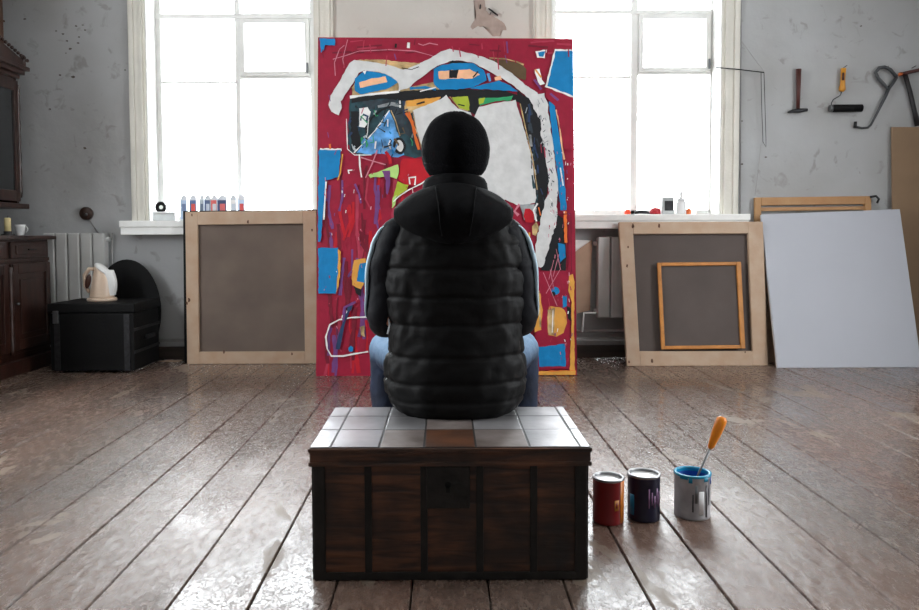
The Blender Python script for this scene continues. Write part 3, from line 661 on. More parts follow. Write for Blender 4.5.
    # large pale faces
    poly('grey', 'P', [(412.5, 111), (425, 106), (438, 101), (446.5, 95.5), (452, 103), (458, 109), (470, 113), (474, 122), (470, 175), (428, 160), (421, 146), (416, 130)])
    poly('grey', 'P', [(478.5, 107.5), (492, 104), (504, 102), (515.5, 100.5), (518, 110), (521, 120), (526, 136), (530, 152), (533, 168), (536, 189), (537.5, 203), (519, 206), (505, 200), (480, 212), (468, 210), (468, 130)])
    poly('grey2', 'D', [(302, 515), (412, 515), (415, 560), (410, 610), (330, 610)])
    line('orange', 'P', [(409, 112), (413, 124), (416, 134)], 1.6)
    # right dark stripe and grey trunk
    poly('black', 'P', [(517, 91), (529, 99), (537, 112), (541, 120), (543, 138), (546, 152), (549, 182), (546, 195), (542, 222), (536.5, 222), (536.5, 197), (532, 161), (526, 136), (521.5, 118), (519, 103)], .8)
    for _ in range(30):
        t = rnd.random(); y = 100 + 100 * t; x = 527 + 13 * t + rnd.uniform(-5, 5); line(rnd.choice(['slate', 'navy', 'grey2', 'slate', 'teal']), 'P', [(x, y), (x + rnd.uniform(-2, 3), y + rnd.uniform(5, 14))], rnd.uniform(.8, 2.2))
    line('ochre2', 'P', [(520, 104), (524, 122), (528, 140), (533, 162), (537, 190)], 1.0, .5)
    poly('black', 'F', [(200, 90), (235, 15), (262, 30), (272, 130), (272, 218), (183, 218), (190, 150)])
    poly('grey', 'P', [(528, 96), (544, 94), (547.5, 106), (549, 120), (552, 140), (556, 170), (558.5, 184), (557, 200), (556.5, 222), (549, 245), (543, 267), (534, 267), (536, 243), (540, 222), (543, 208), (547, 196), (548.5, 182), (545, 152), (541, 136), (540, 120), (532, 106)], .8)
    for _ in range(40):
        t = rnd.random(); y = 98 + 120 * t; x = 539 + 14 * min(1, t * 1.3) + rnd.uniform(-3.5, 4); line(rnd.choice(['grey2', 'slate', 'white', 'grey2']), 'P', [(x, y), (x + rnd.uniform(-3, 3), y + rnd.uniform(1, 5))], rnd.uniform(.5, 1.3))
    poly('blue', 'P', [(548.5, 102), (554.5, 104), (557, 125), (560, 142), (563.5, 168), (566.5, 210), (560, 211), (558, 184), (554, 150), (550, 120)])
    line('peach', 'P', [(556, 110), (559.5, 128), (561.5, 146), (564, 160)], 1.5, .5); line('white', 'P', [(560, 168), (563, 186)], 1.2)
    # white arch
    poly('grey', 'P', [(331, 96), (329, 106), (332, 112), (339, 116), (342, 109), (341, 102), (346, 94), (353, 84), (359, 73.5), (364, 71), (380, 72.5), (392, 77.5), (399, 84), (398.5, 91), (408, 89), (415, 83), (425, 75), (434.5, 68),
                       (450, 61.5), (462, 61), (474, 64), (488, 71), (502, 79), (512, 85), (519, 91), (529, 99), (538, 97), (537, 93), (525, 85), (509, 72), (494, 62), (478, 56), (463, 52), (450, 49.5), (441, 52.5), (428, 60), (414, 67), (403, 70), (386, 65), (370, 62), (354, 60.5), (350, 64), (343, 76), (336, 88)], .4)
    line('ochre2', 'P', [(372, 61), (390, 62.5), (408, 66), (420, 64)], 1.2); line('black', 'A', [(560, 235), (620, 245), (665, 228)], 1)
    # eyes
    poly('blue', 'A', [(275, 300), (330, 255), (420, 260), (490, 285), (537, 320), (490, 355), (400, 378), (310, 396), (275, 378)])
    poly('peach', 'A', [(300, 325), (380, 298), (462, 288), (470, 322), (400, 336), (308, 356)]); poly('white', 'A', [(322, 255), (345, 250), (335, 275)], .2)
    poly('blue', 'P', [(433.5, 70), (440, 66), (453, 63.5), (473, 63.5), (484, 71), (486.5, 81), (473, 88), (456, 90), (440, 90.5), (434, 85)])
    poly('black', 'P', [(447, 64), (452, 61.5), (466, 62.5), (470, 64)], .5)
    poly('peach', 'P', [(438, 72), (455, 70.5), (470, 70), (480, 75), (472, 79.5), (455, 79), (439, 80)]); poly('black', 'P', [(449, 71), (458.5, 70), (457, 79), (449, 79)], .5); line('black', 'P', [(473, 78), (478, 72)], 1.2)
    poly('blue', 'P', [(470, 89), (486, 84), (499, 81), (510, 86), (518, 92), (500, 91)]); poly('peach', 'P', [(494, 78), (500, 76), (502, 80), (495, 81)]); line('sky', 'P', [(488, 74), (490, 82)], 3)
    line('blue', 'P', [(410, 89), (425, 88), (436, 90)], 2.5); line('white', 'P', [(420, 92), (436, 88)], 1)
    # corner blues
    poly('blue', 'A', [(60, 56), (155, 56), (155, 98), (95, 98), (88, 125), (68, 142)])
    poly('white', 'P', [(554.3, 50), (574, 50), (575, 100), (545, 87.5)]); poly('blue', 'P', [(555.5, 51.5), (576, 51.5), (576, 97.5), (546.8, 86.5)])
    poly('white', 'P', [(535.3, 52), (547, 50), (544.5, 59), (537, 58.5)]); poly('blue', 'P', [(537.3, 53), (545.5, 52), (542.5, 57.5), (538.5, 57)])
    poly('crim', 'P', [(546, 88), (576, 99.5), (576, 150), (564, 150), (560, 130), (556, 108), (545, 98)]); line('purple', 'P', [(550, 94), (558, 101)], 2.5); poly('white', 'P', [(534, 70), (539, 69), (542, 80), (545, 84), (540, 86), (536, 78)], .5); line('ochre', 'P', [(535, 70), (541, 78)], 1.6); line('purple', 'P', [(534, 80), (541, 90)], 2.2)
    # left blues
    poly('white', 'C', [(62, 176), (192, 178), (194, 190), (62, 190)]); poly('blue', 'P', [(319, 150.5), (341, 150.5), (339, 177), (325.5, 181), (324, 210), (321, 242), (318, 242)])
    line('white', 'C', [(100, 378), (92, 500), (86, 610)], 1.6); line('ochre', 'C', [(200, 210), (185, 330), (170, 370)], 1.4); line('orange', 'C', [(122, 150), (126, 180)], 1.6)
    poly('ochre', 'E', [(100, 137), (112, 150), (110, 230), (98, 295), (90, 298)]); poly('blue', 'E', [(31, 137), (102, 137), (100, 240), (94, 300), (31, 300)])
    poly('red', 'C', [(560, 240), (680, 238), (700, 290), (735, 350), (640, 402), (590, 400), (540, 365)]); poly('pale_green', 'C', [(360, 335), (440, 310), (538, 272), (545, 320), (530, 360), (480, 345), (370, 355)])
    poly('lime', 'C', [(535, 378), (600, 400), (590, 430), (540, 462), (508, 480)]); poly('pale_green', 'C', [(505, 475), (530, 460), (520, 520), (500, 540)])
    poly('purple', 'C', [(436, 312), (490, 308), (488, 400), (475, 462), (462, 450), (465, 370)]); line('purple', 'C', [(275, 392), (300, 450), (312, 510)], 2)
    line('white', 'C', [(302, 212), (306, 290), (316, 352)], 1.4); line('pink', 'C', [(412, 185), (380, 270), (340, 355)], 1.2); line('pink', 'C', [(310, 230), (390, 255), (462, 275)], 1.2); line('red', 'C', [(462, 195), (485, 230), (492, 270)], 3); line('white', 'C', [(610, 395), (605, 355), (645, 350), (640, 400)], 1.6)
    line('white', 'C', [(358, 0), (352, 80), (345, 110)], .9); line('white', 'C', [(240, 330), (235, 310), (260, 308)], 1.6); line('white', 'C', [(735, 350), (680, 390), (600, 430), (540, 470), (510, 500)], 1.2)
    # lower left
    poly('ochre', 'E', [(160, 180), (200, 175), (206, 215), (196, 262), (180, 290), (152, 268), (152, 210)]); poly('blue', 'E', [(180, 192), (206, 190), (196, 262), (168, 258)]); poly('black', 'E', [(158, 275), (185, 285), (182, 310), (165, 300)], .4)
    line('white', 'E', [(210, 384), (150, 386), (105, 394), (72, 412), (58, 455), (63, 498), (78, 524), (120, 524), (160, 516), (210, 508)], 1.5)
    line('navy', 'E', [(150, 340), (130, 380), (115, 430), (100, 500)], 3.5); line('purple', 'E', [(165, 330), (125, 350), (120, 400)], 2.5); ell('blue', 351, 349, 2.4, 3); poly('ochre2', 'E', [(180, 420), (195, 415), (198, 455), (182, 450)])
    # lower right
    poly('crim', 'F', [(160, 222), (285, 218), (285, 570), (165, 572)]); poly('ochre', 'F', [(160, 285), (180, 300), (187, 360), (182, 430), (160, 438)]); line('ochre2', 'F', [(172, 290), (180, 420)], 2)
    poly('red', 'D', [(335, 545), (360, 540), (392, 570), (385, 625), (340, 625), (325, 590)]); poly('ochre2', 'F', [(150, 60), (165, 45), (175, 65), (165, 95), (150, 90)])
    poly('ochre', 'F', [(210, 345), (255, 350), (272, 370), (276, 405), (262, 440), (238, 456), (208, 448), (204, 400)]); poly('ochre2', 'F', [(206, 360), (232, 350), (228, 450), (208, 446)]); line('white', 'F', [(225, 360), (222, 440)], .8)
    ell('blue', 555, 291, 4, 4.2); ell('black', 553, 294, 2, 2.6); poly('blue', 'F', [(242, 120), (268, 125), (270, 170), (250, 190)], .3); poly('orange', 'F', [(262, 5), (274, 5), (276, 118), (266, 118)]); poly('blue', 'F', [(256, 310), (275, 306), (274, 345), (262, 350)])
    for pts in ([(190, 225), (240, 345)], [(250, 215), (200, 300)], [(215, 215), (228, 285)], [(236, 140), (252, 215)], [(228, 180), (210, 250)], [(246, 160), (225, 240)]): line('pink', 'F', pts, .7)
    poly('blue', 'F', [(172, 492), (268, 480), (272, 560), (176, 563)]); poly('black', 'F', [(274, 345), (288, 350), (288, 400), (276, 390)], .4)
    poly('ochre', 'F', [(283, 236), (297, 232), (302, 260), (300, 400), (303, 600), (284, 600), (290, 430), (292, 330), (280, 290)]); poly('orange', 'F', [(150, 578), (306, 574), (308, 600), (150, 600)]); poly('ochre', 'F', [(150, 580), (306, 577), (306, 592), (150, 592)])
    line('crim2', 'P', [(556.5, 215), (570.5, 214), (571, 272)], 1)
    for _ in range(150):                       # flecks
        x = rnd.choice([rnd.uniform(324, 420), rnd.uniform(548, 572)]); y = rnd.uniform(170, 330) if x < 430 else rnd.uniform(150, 360)
        line(rnd.choice(['pink', 'rose', 'white', 'purple', 'rose']), 'P', [(x, y), (x + rnd.uniform(-1, 1), y + rnd.uniform(1, 4))], rnd.uniform(.4, 1))
    poly('ochre2', 'P', [(452, 225), (476, 218), (484, 262), (470, 300), (448, 280)]); poly('blue', 'P', [(400, 240), (424, 236), (428, 286), (404, 290)]); poly('grey', 'P', [(484, 235), (512, 226), (516, 300), (494, 318)]); poly('black', 'P', [(500, 310), (528, 300), (530, 340), (508, 346)])
    for _ in range(70):
        x = rnd.uniform(392, 535); y = rnd.uniform(215, 340); line(rnd.choice(['crim2', 'crim2', 'rose', 'red', 'purple', 'ochre']), 'P', [(x, y), (x + rnd.uniform(-3, 3), y + rnd.uniform(8, 30))], rnd.uniform(1.2, 4))
    for _ in range(60):
        x, y = rnd.uniform(321, 574), rnd.choice([rnd.uniform(40, 60), rnd.uniform(60, 150), rnd.uniform(150, 365)])
        if 345 < x < 540 and 60 < y < 205: continue
        line(rnd.choice(['rose', 'crim2', 'crim', 'purple']), 'P', [(x, y), (x + rnd.uniform(-2, 2), y + rnd.uniform(4, 12))], rnd.uniform(.5, 1.4))
    for _ in range(26):
        x, y = rnd.uniform(352, 414), rnd.uniform(99, 150); line(rnd.choice(['teal', 'black', 'grey2', 'sky', 'navy', 'brown', 'green']), 'P', [(x, y), (x + rnd.uniform(-5, 5), y + rnd.uniform(1, 7)), (x + rnd.uniform(-5, 5), y + rnd.uniform(3, 8))], rnd.uniform(.8, 2))
    line('ochre2', 'P', [(413, 112), (416, 128), (421, 146), (424, 158)], .9); line('white', 'P', [(347, 120), (348, 150), (355, 156), (372, 156)], .8)
    line('orange', 'P', [(538, 208), (540, 216)], 1.2); line('white', 'P', [(537, 204), (533, 211), (536, 222)], 1.6); line('pink', 'P', [(519, 205), (514, 212), (518, 216)], 2.5)
    mb.build('painted_canvas', parent=root)
build_painting()

# ------------------------------------------------------------------ things on the sills
SY = WY - 0.03
z1, z2 = WIN[0]['zs'], WIN[1]['zs']
cart = [(181, 187.5, 'pale blue striped', (150, 170, 196), (90, 110, 150)), (190, 197, 'red and navy', (60, 80, 130), (212, 60, 50)), (200, 204.5, 'grey striped', (150, 160, 170), (80, 96, 120)), (205.2, 211, 'navy striped', (60, 78, 120), (190, 200, 214)),
        (211.6, 217.5, 'red striped', (196, 70, 66), (220, 220, 226)), (218, 227, 'navy blue', (24, 36, 84), (214, 90, 90)), (230.5, 236.8, 'plain white', (226, 230, 236), (204, 214, 226)), (238.5, 245, 'white with red and blue label', (176, 196, 226), (214, 70, 70))]
def carton(x0, x1, z, y, c1, c2, label):
    a, b = at(x0, 200, y).x, at(x1, 200, y).x; wd = b - a; h = 0.17
    t = thing('paint_carton', ((a + b) / 2, y, z), label, 'carton', 'row of small cartons on the left sill')
    c1 = tuple(min(255, v + 30) for v in c1); c2 = tuple(min(255, v + 20) for v in c2)
    m1 = mat('carton_%d_%d_%d' % c1, c1, 0.5, var=0.05); m2 = mat('carton_%d_%d_%d' % c2, c2, 0.5, var=0.05); mw = mat('carton_white', (222, 226, 232), 0.5, var=0.03)
    MB().m(mw).box(a, b, y - 0.022, y + 0.022, z, z + h, 0.002).build('body', parent=t)
    MB().m(m1).box(a + 0.002, b - 0.002, y - 0.0235, y - 0.021, z + 0.012, z + h - 0.012).build('label', parent=t)
    MB().m(m2).box(a + wd * .3, b - wd * .12, y - 0.0245, y - 0.0232, z + 0.075, z + 0.13).build('label_patch', parent=t)
    MB().m(mw).prism([(a, z + h), (b, z + h), (b - wd * .1, z + h + 0.02), (a + wd * .35, z + h + 0.032)], y - 0.012, y + 0.012).build('folded_top', parent=t)
zc = at(210, 211, SY).z
for i, (a, b, nm, c1, c2) in enumerate(cart):
    carton(a, b, z1, SY - 0.02 - (i % 2) * 0.006, c1, c2, ('%s small carton, %s in the left sill row' % (nm, ['first', 'second', 'third', 'fourth', 'fifth', 'sixth', 'seventh', 'last'][i])))
def simple(name, build, label, cat): o = build.build(name); return tag(o, label, cat)
a, b = at(154, 215, SY - .03).x, at(176, 215, SY - .03).x
M_tin = mat('pale_tin', (186, 190, 190), 0.4, 0.2); M_w2 = mat('white_pot', (228, 228, 228), 0.35, var=0.03)
t = thing('soap_box', ((a + b) / 2, SY, z1), 'low pale grey box at the left end of the left sill', 'box')
MB().m(M_tin).box(a, b, SY - 0.06, SY + 0.02, z1, z1 + 0.055, 0.006).build('box_body', parent=t)
MB().m(M_w2).box(a - 0.003, b + 0.003, SY - 0.063, SY + 0.023, z1 + 0.055, z1 + 0.07, 0.005).build('lid', parent=t)
p = at(161, 206, SY - .02); ring = [Vector((p.x + 0.03 * math.cos(q), SY - 0.02, z1 + 0.072 + 0.034 + 0.03 * math.sin(q))) for q in [2 * math.pi * i / 20 for i in range(21)]]
simple('tape_roll', MB().m(M_black).tube(ring, 0.015, 8), 'black roll of tape on the pale box on the left sill', 'tape')
def cap(px, w_, h_, col, name, label, cat, y=SY - 0.03):
    x = at(px, 212, y).x; m_ = mat('cap_%d_%d_%d' % col, col, 0.35)
    mb = MB().m(m_).lathe([(w_, 0), (w_, h_ * .45), (w_ * .9, h_ * .75), (w_ * .6, h_ * .95), (0.004, h_)], (x, y, z2), 20); return tag(mb.build(name), label, cat)
cap(627.5, .025, .042, (214, 66, 30), 'bottle_cap', 'small orange-red cap at the left of the right sill', 'cap')
cap(655, .042, .055, (176, 30, 44), 'red_bowl', 'dark red upturned bowl on the right window sill', 'bowl')
cap(688.5, .02, .048, (228, 110, 50), 'bottle_cap', 'small orange cone cap right of the white tub on sill', 'cap')
x = at(641, 212, SY).x; simple('pliers', MB().m(M_iron).tube([(x - .06, SY - .03, z2 + .012), (x - .02, SY - .03, z2 + .022), (x + .02, SY - .03, z2 + .02), (x + .07, SY - .03, z2 + .01)], [.008, .014, .014, .007]), 'dark metal tool lying between orange cap and red bowl', 'tool')
a, b = at(661, 205, SY - .02).x, at(673, 205, SY - .02).x
t = thing('grey_box', ((a + b) / 2, SY, z2), 'upright grey box with dark window on the right sill', 'box')
MB().m(M_tin).box(a, b, SY - .05, SY + .02, z2, z2 + .135, .004).build('box_body', parent=t); MB().m(M_iron).box(a + .02, b - .008, SY - .053, SY - .049, z2 + .03, z2 + .105, .001).build('front_panel', parent=t)
x = at(681, 205, SY - .02).x
t = thing('plastic_tub', (x, SY, z2), 'white plastic pump tub beside the grey box on right sill', 'tub')
MB().m(M_w2).lathe([(.038, 0), (.04, .01), (.038, .09), (.034, .1)], (x, SY - .02, z2), 22).build('tub_body', parent=t); MB().m(M_w2).lathe([(.03, .1), (.03, .125), (.012, .13), (.012, .175), (.003, .18)], (x, SY - .02, z2), 18).build('pump_cap', parent=t)
x = at(701, 212, SY).x; M_rag = mat('white_rag', (214, 214, 210), .8)
mb = MB().m(M_rag)
mb.ball((x, SY - .03, z2 + .0), (.06, .04, .036))
for v in mb.bm.verts:
    v.co.z = max(z2 + 0.001, v.co.z + 0.01 * noise.noise(v.co * 30))
simple('white_rag', mb, 'crumpled white rag at the right end of the right sill', 'rag')

# ------------------------------------------------------------------ tools on the wall
def wp(px, py, d=0.03): return at(px, py, WY - d)
def ox(x, y): return 780 + x / 6.61, 50 + y / 6.61     # tool close-up
M_rw = mat('red_brown_handle', (78, 34, 28), .45, var=.3, stretch=(3, 3, .6)); M_or = mat('orange_lacquer', (196, 96, 40), .4, var=.2); M_ye = mat('yellow_lacquer', (206, 140, 40), .4, var=.2)
def nail(root, x, y): 
    p = wp(x, y, 0.0); MB().m(M_iron).tube([(p.x, WY + .001, p.z), (p.x, WY - .055, p.z + .006)], .0025, 6).build('nail', parent=root)
p = wp(*ox(122, 130)); t = thing('hammer', (p.x, WY, p.z), 'hammer with dark red wooden handle hanging head down on the wall', 'hammer')
MB().m(M_rw).tube([wp(*ox(124, 126)), wp(*ox(122, 250)), wp(*ox(119, 398))], [.019, .016, .013], 12).build('handle', parent=t)
mb = MB().m(M_iron).tube([wp(*ox(52, 412)), wp(*ox(80, 404)), wp(*ox(118, 402)), wp(*ox(150, 398)), wp(*ox(180, 396))], [.006, .013, .018, .015, .013], 10).build('head', parent=t)
nail(t, *ox(100, 395))
p = wp(*ox(415, 125)); t = thing('paint_roller', (p.x, WY, p.z), 'paint roller with orange handle and dark sleeve hanging on the wall', 'roller')
MB().m(M_ye).tube([wp(*ox(420, 122)), wp(*ox(416, 180)), wp(*ox(414, 230)), wp(*ox(411, 262)), wp(*ox(409, 276))], [.02, .017, .019, .025, .012], 12).build('handle', parent=t)
MB().m(M_rw).tube([wp(*ox(418, 150), .046), wp(*ox(416, 200), .046)], .008, 8).build('paint_stain', parent=t)
MB().m(M_iron).tube([wp(*ox(409, 272)), wp(*ox(398, 300)), wp(*ox(352, 328)), wp(*ox(340, 350)), wp(*ox(338, 385)), wp(*ox(350, 386))], .004, 8).build('wire_arm', parent=t)
MB().m(M_black).tube([wp(*ox(346, 386), .035), wp(*ox(540, 384), .035)], .029, 18).build('roller_sleeve', parent=t)
MB().m(M_steel).tube([wp(*ox(328, 386), .035), wp(*ox(346, 386), .035)], .026, 14).build('end_cap', parent=t)
nail(t, *ox(418, 118))
p = wp(*ox(700, 180)); t = thing('hand_saw_frame', (p.x, WY, p.z), 'grey metal saw frame with loop handle and hooked end on the wall', 'saw')
Mg = mat('grey_enamel', (70, 72, 74), .45, .3)
MB().m(Mg).tube([wp(*ox(770, 180)), wp(*ox(730, 130)), wp(*ox(690, 112)), wp(*ox(655, 118)), wp(*ox(632, 150)), wp(*ox(650, 190)), wp(*ox(690, 230)), wp(*ox(715, 262)), wp(*ox(745, 220)), wp(*ox(770, 180))], .013, 10).build('handle', parent=t)
MB().m(Mg).tube([wp(*ox(725, 240)), wp(*ox(690, 320)), wp(*ox(640, 420)), wp(*ox(600, 495)), wp(*ox(580, 514)), wp(*ox(540, 516)), wp(*ox(505, 508)), wp(*ox(497, 495))], [.016, .013, .010, .009, .009, .009, .009, .01], 10, flat=.5).build('frame', parent=t)
MB().m(M_iron).tube([wp(*ox(497, 514)), wp(*ox(499, 474))], .012, 8).build('blade_clamp', parent=t)
nail(t, *ox(690, 122))
p = wp(915, 74); t = thing('bow_saw', (p.x, WY, p.z), 'bow saw with dark red frame and orange tip at the far right', 'saw')
MB().m(M_rw).tube([wp(*ox(800, 160)), wp(*ox(850, 148)), wp(*ox(919, 132)), wp(*ox(1010, 128)), wp(*ox(1090, 150))], .014, 10).build('frame', parent=t)
MB().m(mat('black_grip', (30, 26, 28), .5)).tube([wp(*ox(828, 165)), wp(*ox(860, 280)), wp(*ox(890, 410)), wp(*ox(912, 500))], [.016, .017, .017, .022], 10).build('grip', parent=t)
MB().m(M_or).tube([wp(*ox(787, 170), .05), wp(*ox(792, 160), .045), wp(*ox(808, 156))], [.007, .014, .012], 8).build('orange_tip', parent=t)
MB().m(M_steel).tube([wp(*ox(912, 500)), wp(*ox(1100, 470)), wp(*ox(1090, 150))], .005, 6).build('blade', parent=t)
nail(t, *ox(870, 120))
# wires beside the right window
tag(MB().m(M_black).tube([at(716, 67.5, WY - .06), at(735, 69, WY - .05), at(764, 72.5, WY - .05)], .004, 6).tube([at(761, 72, WY - .048), at(761.5, 100, WY - .04), at(763, 142, WY - .03), at(766, 147, WY - .03), at(766, 140, WY - .03), at(764, 72, WY - .045)], .0022, 5).build('wire'), 'black wire arm with hanging loop beside the right window', 'wire')
tag(MB().m(M_pipe).tube([at(730, 27, WY - .015), at(745, 46, WY - .03), at(764, 72, WY - .04)], .0022, 5).tube([at(761, 144, WY - .02), at(757, 180, WY - .02), at(755, 196, WY - .02)], .002, 5).build('string'), 'thin grey string running down beside the right window casing', 'string')
tag(MB().m(M_pipe).tube([at(741, -4, WY - .01), at(741, 100, WY - .01), at(740, 214, WY - .01)], .004, 6).build('cable'), 'thin vertical cable along the right window casing', 'cable')
tag(MB().m(M_iron).tube([at(870, 197, WY - .05), at(876, 196, WY - .06), at(879, 199, WY - .06), at(877, 203, WY - .06)], .009, 8).build('hook'), 'small metal hook beside the bare pine stretcher frame', 'hook')
# nails, plaster damage between the windows
t = thing('wall_bracket', at(492, 12, WY), 'small dark metal bracket on the wall between the windows', 'bracket')
MB().m(M_iron).tube([at(488.5, 8.5, WY - .02), at(492, 11, WY - .02), at(498, 15.5, WY - .02)], [.010, .014, .012], 8, flat=.5).tube([at(480, 9, WY - .01), at(480.5, 4.5, WY - .01)], .005, 6).build('bracket_arm', parent=t)
MB().m(M_iron).tube([at(491, 12, WY + .01), at(490, 14.5, WY - .02)], .004, 6).build('screw', parent=t)
def stain(name, pts, col, jit=1.5, y=WY - .0015, label='', seed=1):
    rnd = random.Random(seed); mb = MB().m(mat('stain_%d_%d_%d' % col, col, .85, var=.12, scale=20)); out = []
    for i, a in enumerate(pts):
        b = pts[(i + 1) % len(pts)]; n = max(2, int(math.hypot(b[0] - a[0], b[1] - a[1]) / 2))
        for j in range(n): out.append((a[0] + (b[0] - a[0]) * j / n + rnd.uniform(-jit, jit), a[1] + (b[1] - a[1]) * j / n + rnd.uniform(-jit, jit)))
    f = mb.bm.faces.new([mb.bm.verts.new(at(x, y_, y)) for x, y_ in out]); f.material_index = 0
    bmesh.ops.triangulate(mb.bm, faces=[f]); r = bmesh.ops.extrude_face_region(mb.bm, geom=mb.bm.faces[:]); 
    for v in [g for g in r['geom'] if isinstance(g, bmesh.types.BMVert)]: v.co.y += .003
    return mb
mk = stain('', [(474, 0), (484, 0), (487, 12), (496, 18), (505, 24), (506, 30), (500, 30), (501, 36), (492, 36), (489, 28), (478, 26), (472, 29), (470, 27), (476, 18)], (166, 148, 138), .8)
struct(tag(mk.build('trim_1'), 'bare plaster patch on the wall between the windows'))
mb = MB().m(mat('plaster_pit', (96, 88, 82), .9, var=.2)); rnd = random.Random(3)
for (x, y, r) in ((63, 34, 1.2), (67, 41, 1), (70, 49, 1.3), (76, 26, 1), (83, 25, 1), (85, 30, .9), (56, 31, 1), (60, 75, 1.3), (73, 77, 1.8), (50, 109, 1.1), (85, 148, 1.3), (25, 19, 1.2), (125, 70, .8), (136, 168, 1.1), (135, 196, .9), (861, 26, .9), (766, 157, 1), (742, 164, 1.2), (742, 121, 1), (78, 43, 1), (66, 53, .8), (79, 37, .9)):
    pts = [at(x + r * rnd.uniform(.6, 1.6) * math.cos(a), y + r * rnd.uniform(.4, 1) * math.sin(a), WY - .002) for a in [2 * math.pi * i / 9 for i in range(9)]]
    a_ = [mb.bm.verts.new(p) for p in pts]; b_ = [mb.bm.verts.new(p + Vector((0, .004, 0))) for p in pts]; mb.bm.faces.new(a_); mb.bm.faces.new(b_[::-1])
    for i in range(9): mb.bm.faces.new((a_[i], b_[i], b_[(i + 1) % 9], a_[(i + 1) % 9]))
struct(mb.build('trim_2'))

# ------------------------------------------------------------------ trunk bench in the foreground
def build_trunk():
    fy = 2.066; by = 2.555
    L0 = at(309, 447, fy); R0 = at(591, 447, fy); zt = (L0.z + R0.z) / 2; x0, x1 = L0.x, R0.x
    zl = zt - 0.052
    Mw = bpy.data.materials.new('old_trunk_wood'); Mw.use_nodes = True; nt = Mw.node_tree; N = nt.nodes; L = nt.links; b = N['Principled BSDF']
    tc = N.new('ShaderNodeTexCoord'); mp = N.new('ShaderNodeMapping'); mp.inputs['Scale'].default_value = (0.8, 1, 7); L.new(tc.outputs['Object'], mp.inputs[0])
    n = N.new('ShaderNodeTexNoise'); n.inputs['Scale'].default_value = 7; n.inputs['Detail'].default_value = 8; n.inputs['Distortion'].default_value = .6; L.new(mp.outputs[0], n.inputs['Vector'])
    r = N.new('ShaderNodeValToRGB'); r.color_ramp.elements[0].position = .3; r.color_ramp.elements[0].color = (*srgb((40, 24, 16)), 1); r.color_ramp.elements[1].position = .75; r.color_ramp.elements[1].color = (*srgb((112, 68, 42)), 1); L.new(n.outputs[0], r.inputs[0])
    n2 = N.new('ShaderNodeTexNoise'); n2.inputs['Scale'].default_value = 4.5; n2.inputs['Detail'].default_value = 7; L.new(tc.outputs['Object'], n2.inputs['Vector'])
    mr = N.new('ShaderNodeMapRange'); mr.inputs[1].default_value = .42; mr.inputs[2].default_value = .68; L.new(n2.outputs[0], mr.inputs[0])
    mx = N.new('ShaderNodeMix'); mx.data_type = 'RGBA'; L.new(mr.outputs[0], mx.inputs[0]); L.new(r.outputs[0], mx.inputs[6]); mx.inputs[7].default_value = (*srgb((26, 20, 16)), 1); L.new(mx.outputs[2], b.inputs['Base Color'])
    b.inputs['Roughness'].default_value = .5; bp = N.new('ShaderNodeBump'); bp.inputs['Strength'].default_value = .4; bp.inputs['Distance'].default_value = .01; L.new(n.outputs[0], bp.inputs['Height']); L.new(bp.outputs[0], b.inputs['Normal'])
    Ms = mat('trunk_iron', (34, 31, 28), .5, .4, var=.35, scale=16, bump=.3)
    Mt = mat('tin_sheet', (150, 148, 150), .34, .55, var=.18, scale=7, rgb2=(176, 174, 176), bump=.25, bscale=14)
    Mt2 = mat('rusty_tin', (112, 98, 92), .45, .3, var=.3, scale=9, rgb2=(140, 130, 126), bump=.25, bscale=14)
    Md = mat('tin_seam', (40, 38, 38), .6)
    root = thing('trunk', ((x0 + x1) / 2, (fy + by) / 2, 0), 'old wooden trunk with dark iron straps that the person sits on', 'trunk')
    bx0, bx1 = x0 + 0.008, x1 - 0.008; ins = 0.008
    MB().m(Mw).hexa([(bx0 + ins, fy + .012, 0), (bx1 - ins, fy + .012, 0), (bx1 - ins, by - .012, 0), (bx0 + ins, by - .012, 0), (bx0, fy + .012, zl), (bx1, fy + .012, zl), (bx1, by - .012, zl), (bx0, by - .012, zl)], .003).build('body', parent=root)
    W_ = bx1 - bx0
    for px in (368, 424, 480, 534):                         # straps down the front
        x = at(px, 520, fy).x
        MB().m(Ms).box(x - .010, x + .010, fy + .0055, fy + .0125, .004, zl - .002, .002).build('iron_strap', parent=root)
    for k, (xa, xb) in enumerate(((bx0 + .002, bx0 + .034), (bx1 - .034, bx1 - .002))):
        MB().m(Ms).box(xa, xb, fy + .004, fy + .0125, 0, zl - .002, .002).build('corner_iron', parent=root)
    MB().m(Ms).box(bx0 + .03, bx1 - .03, fy + .0045, fy + .0125, 0, .022, .002).build('bottom_rail', parent=root)
    for s_, xs in ((0, bx0), (1, bx1)):
        xa, xb = (xs - .004, xs + .003) if s_ == 0 else (xs - .003, xs + .004)
        for ya in (fy + .012, (fy + by) / 2 - .015, by - .045): MB().m(Ms).box(xa, xb, ya, ya + .03, .0, zl - .002, .002).build('iron_strap', parent=root)
    # lock plate with key hole
    xl, xr = at(426, 480, fy).x, at(470, 480, fy).x; za, zb = at(450, 509, fy).z, zl - .004
    lock = MB().m(Ms).box(xl, xr, fy + .001, fy + .008, za, zb, .003).build('lock_plate', parent=root)
    q = at(448, 487, fy); MB().m(mat('keyhole_black', (4, 4, 4), .9)).box(q.x - .005, q.x + .005, fy - .0005, fy + .002, q.z - .016, q.z + .004).lathe([(.009, 0), (.009, .0025)], (q.x, fy + .002, q.z + .006), 14, Ry).build('keyhole', parent=lock)
    # lid: shallow sides, two-step front lip, hipped ends
    mb = MB().m(Mw)
    mb.box(x0, x1, fy, by, zl, zt - .004, .004)
    mb.box(x0 - .003, x1 + .003, fy - .006, fy + .01, zt - .014, zt - .003, .002)
    mb.box(x0 - .002, x1 + .002, fy - .004, fy + .01, zl - .002, zl + .01, .002)
    lid = mb.build('lid', parent=root)
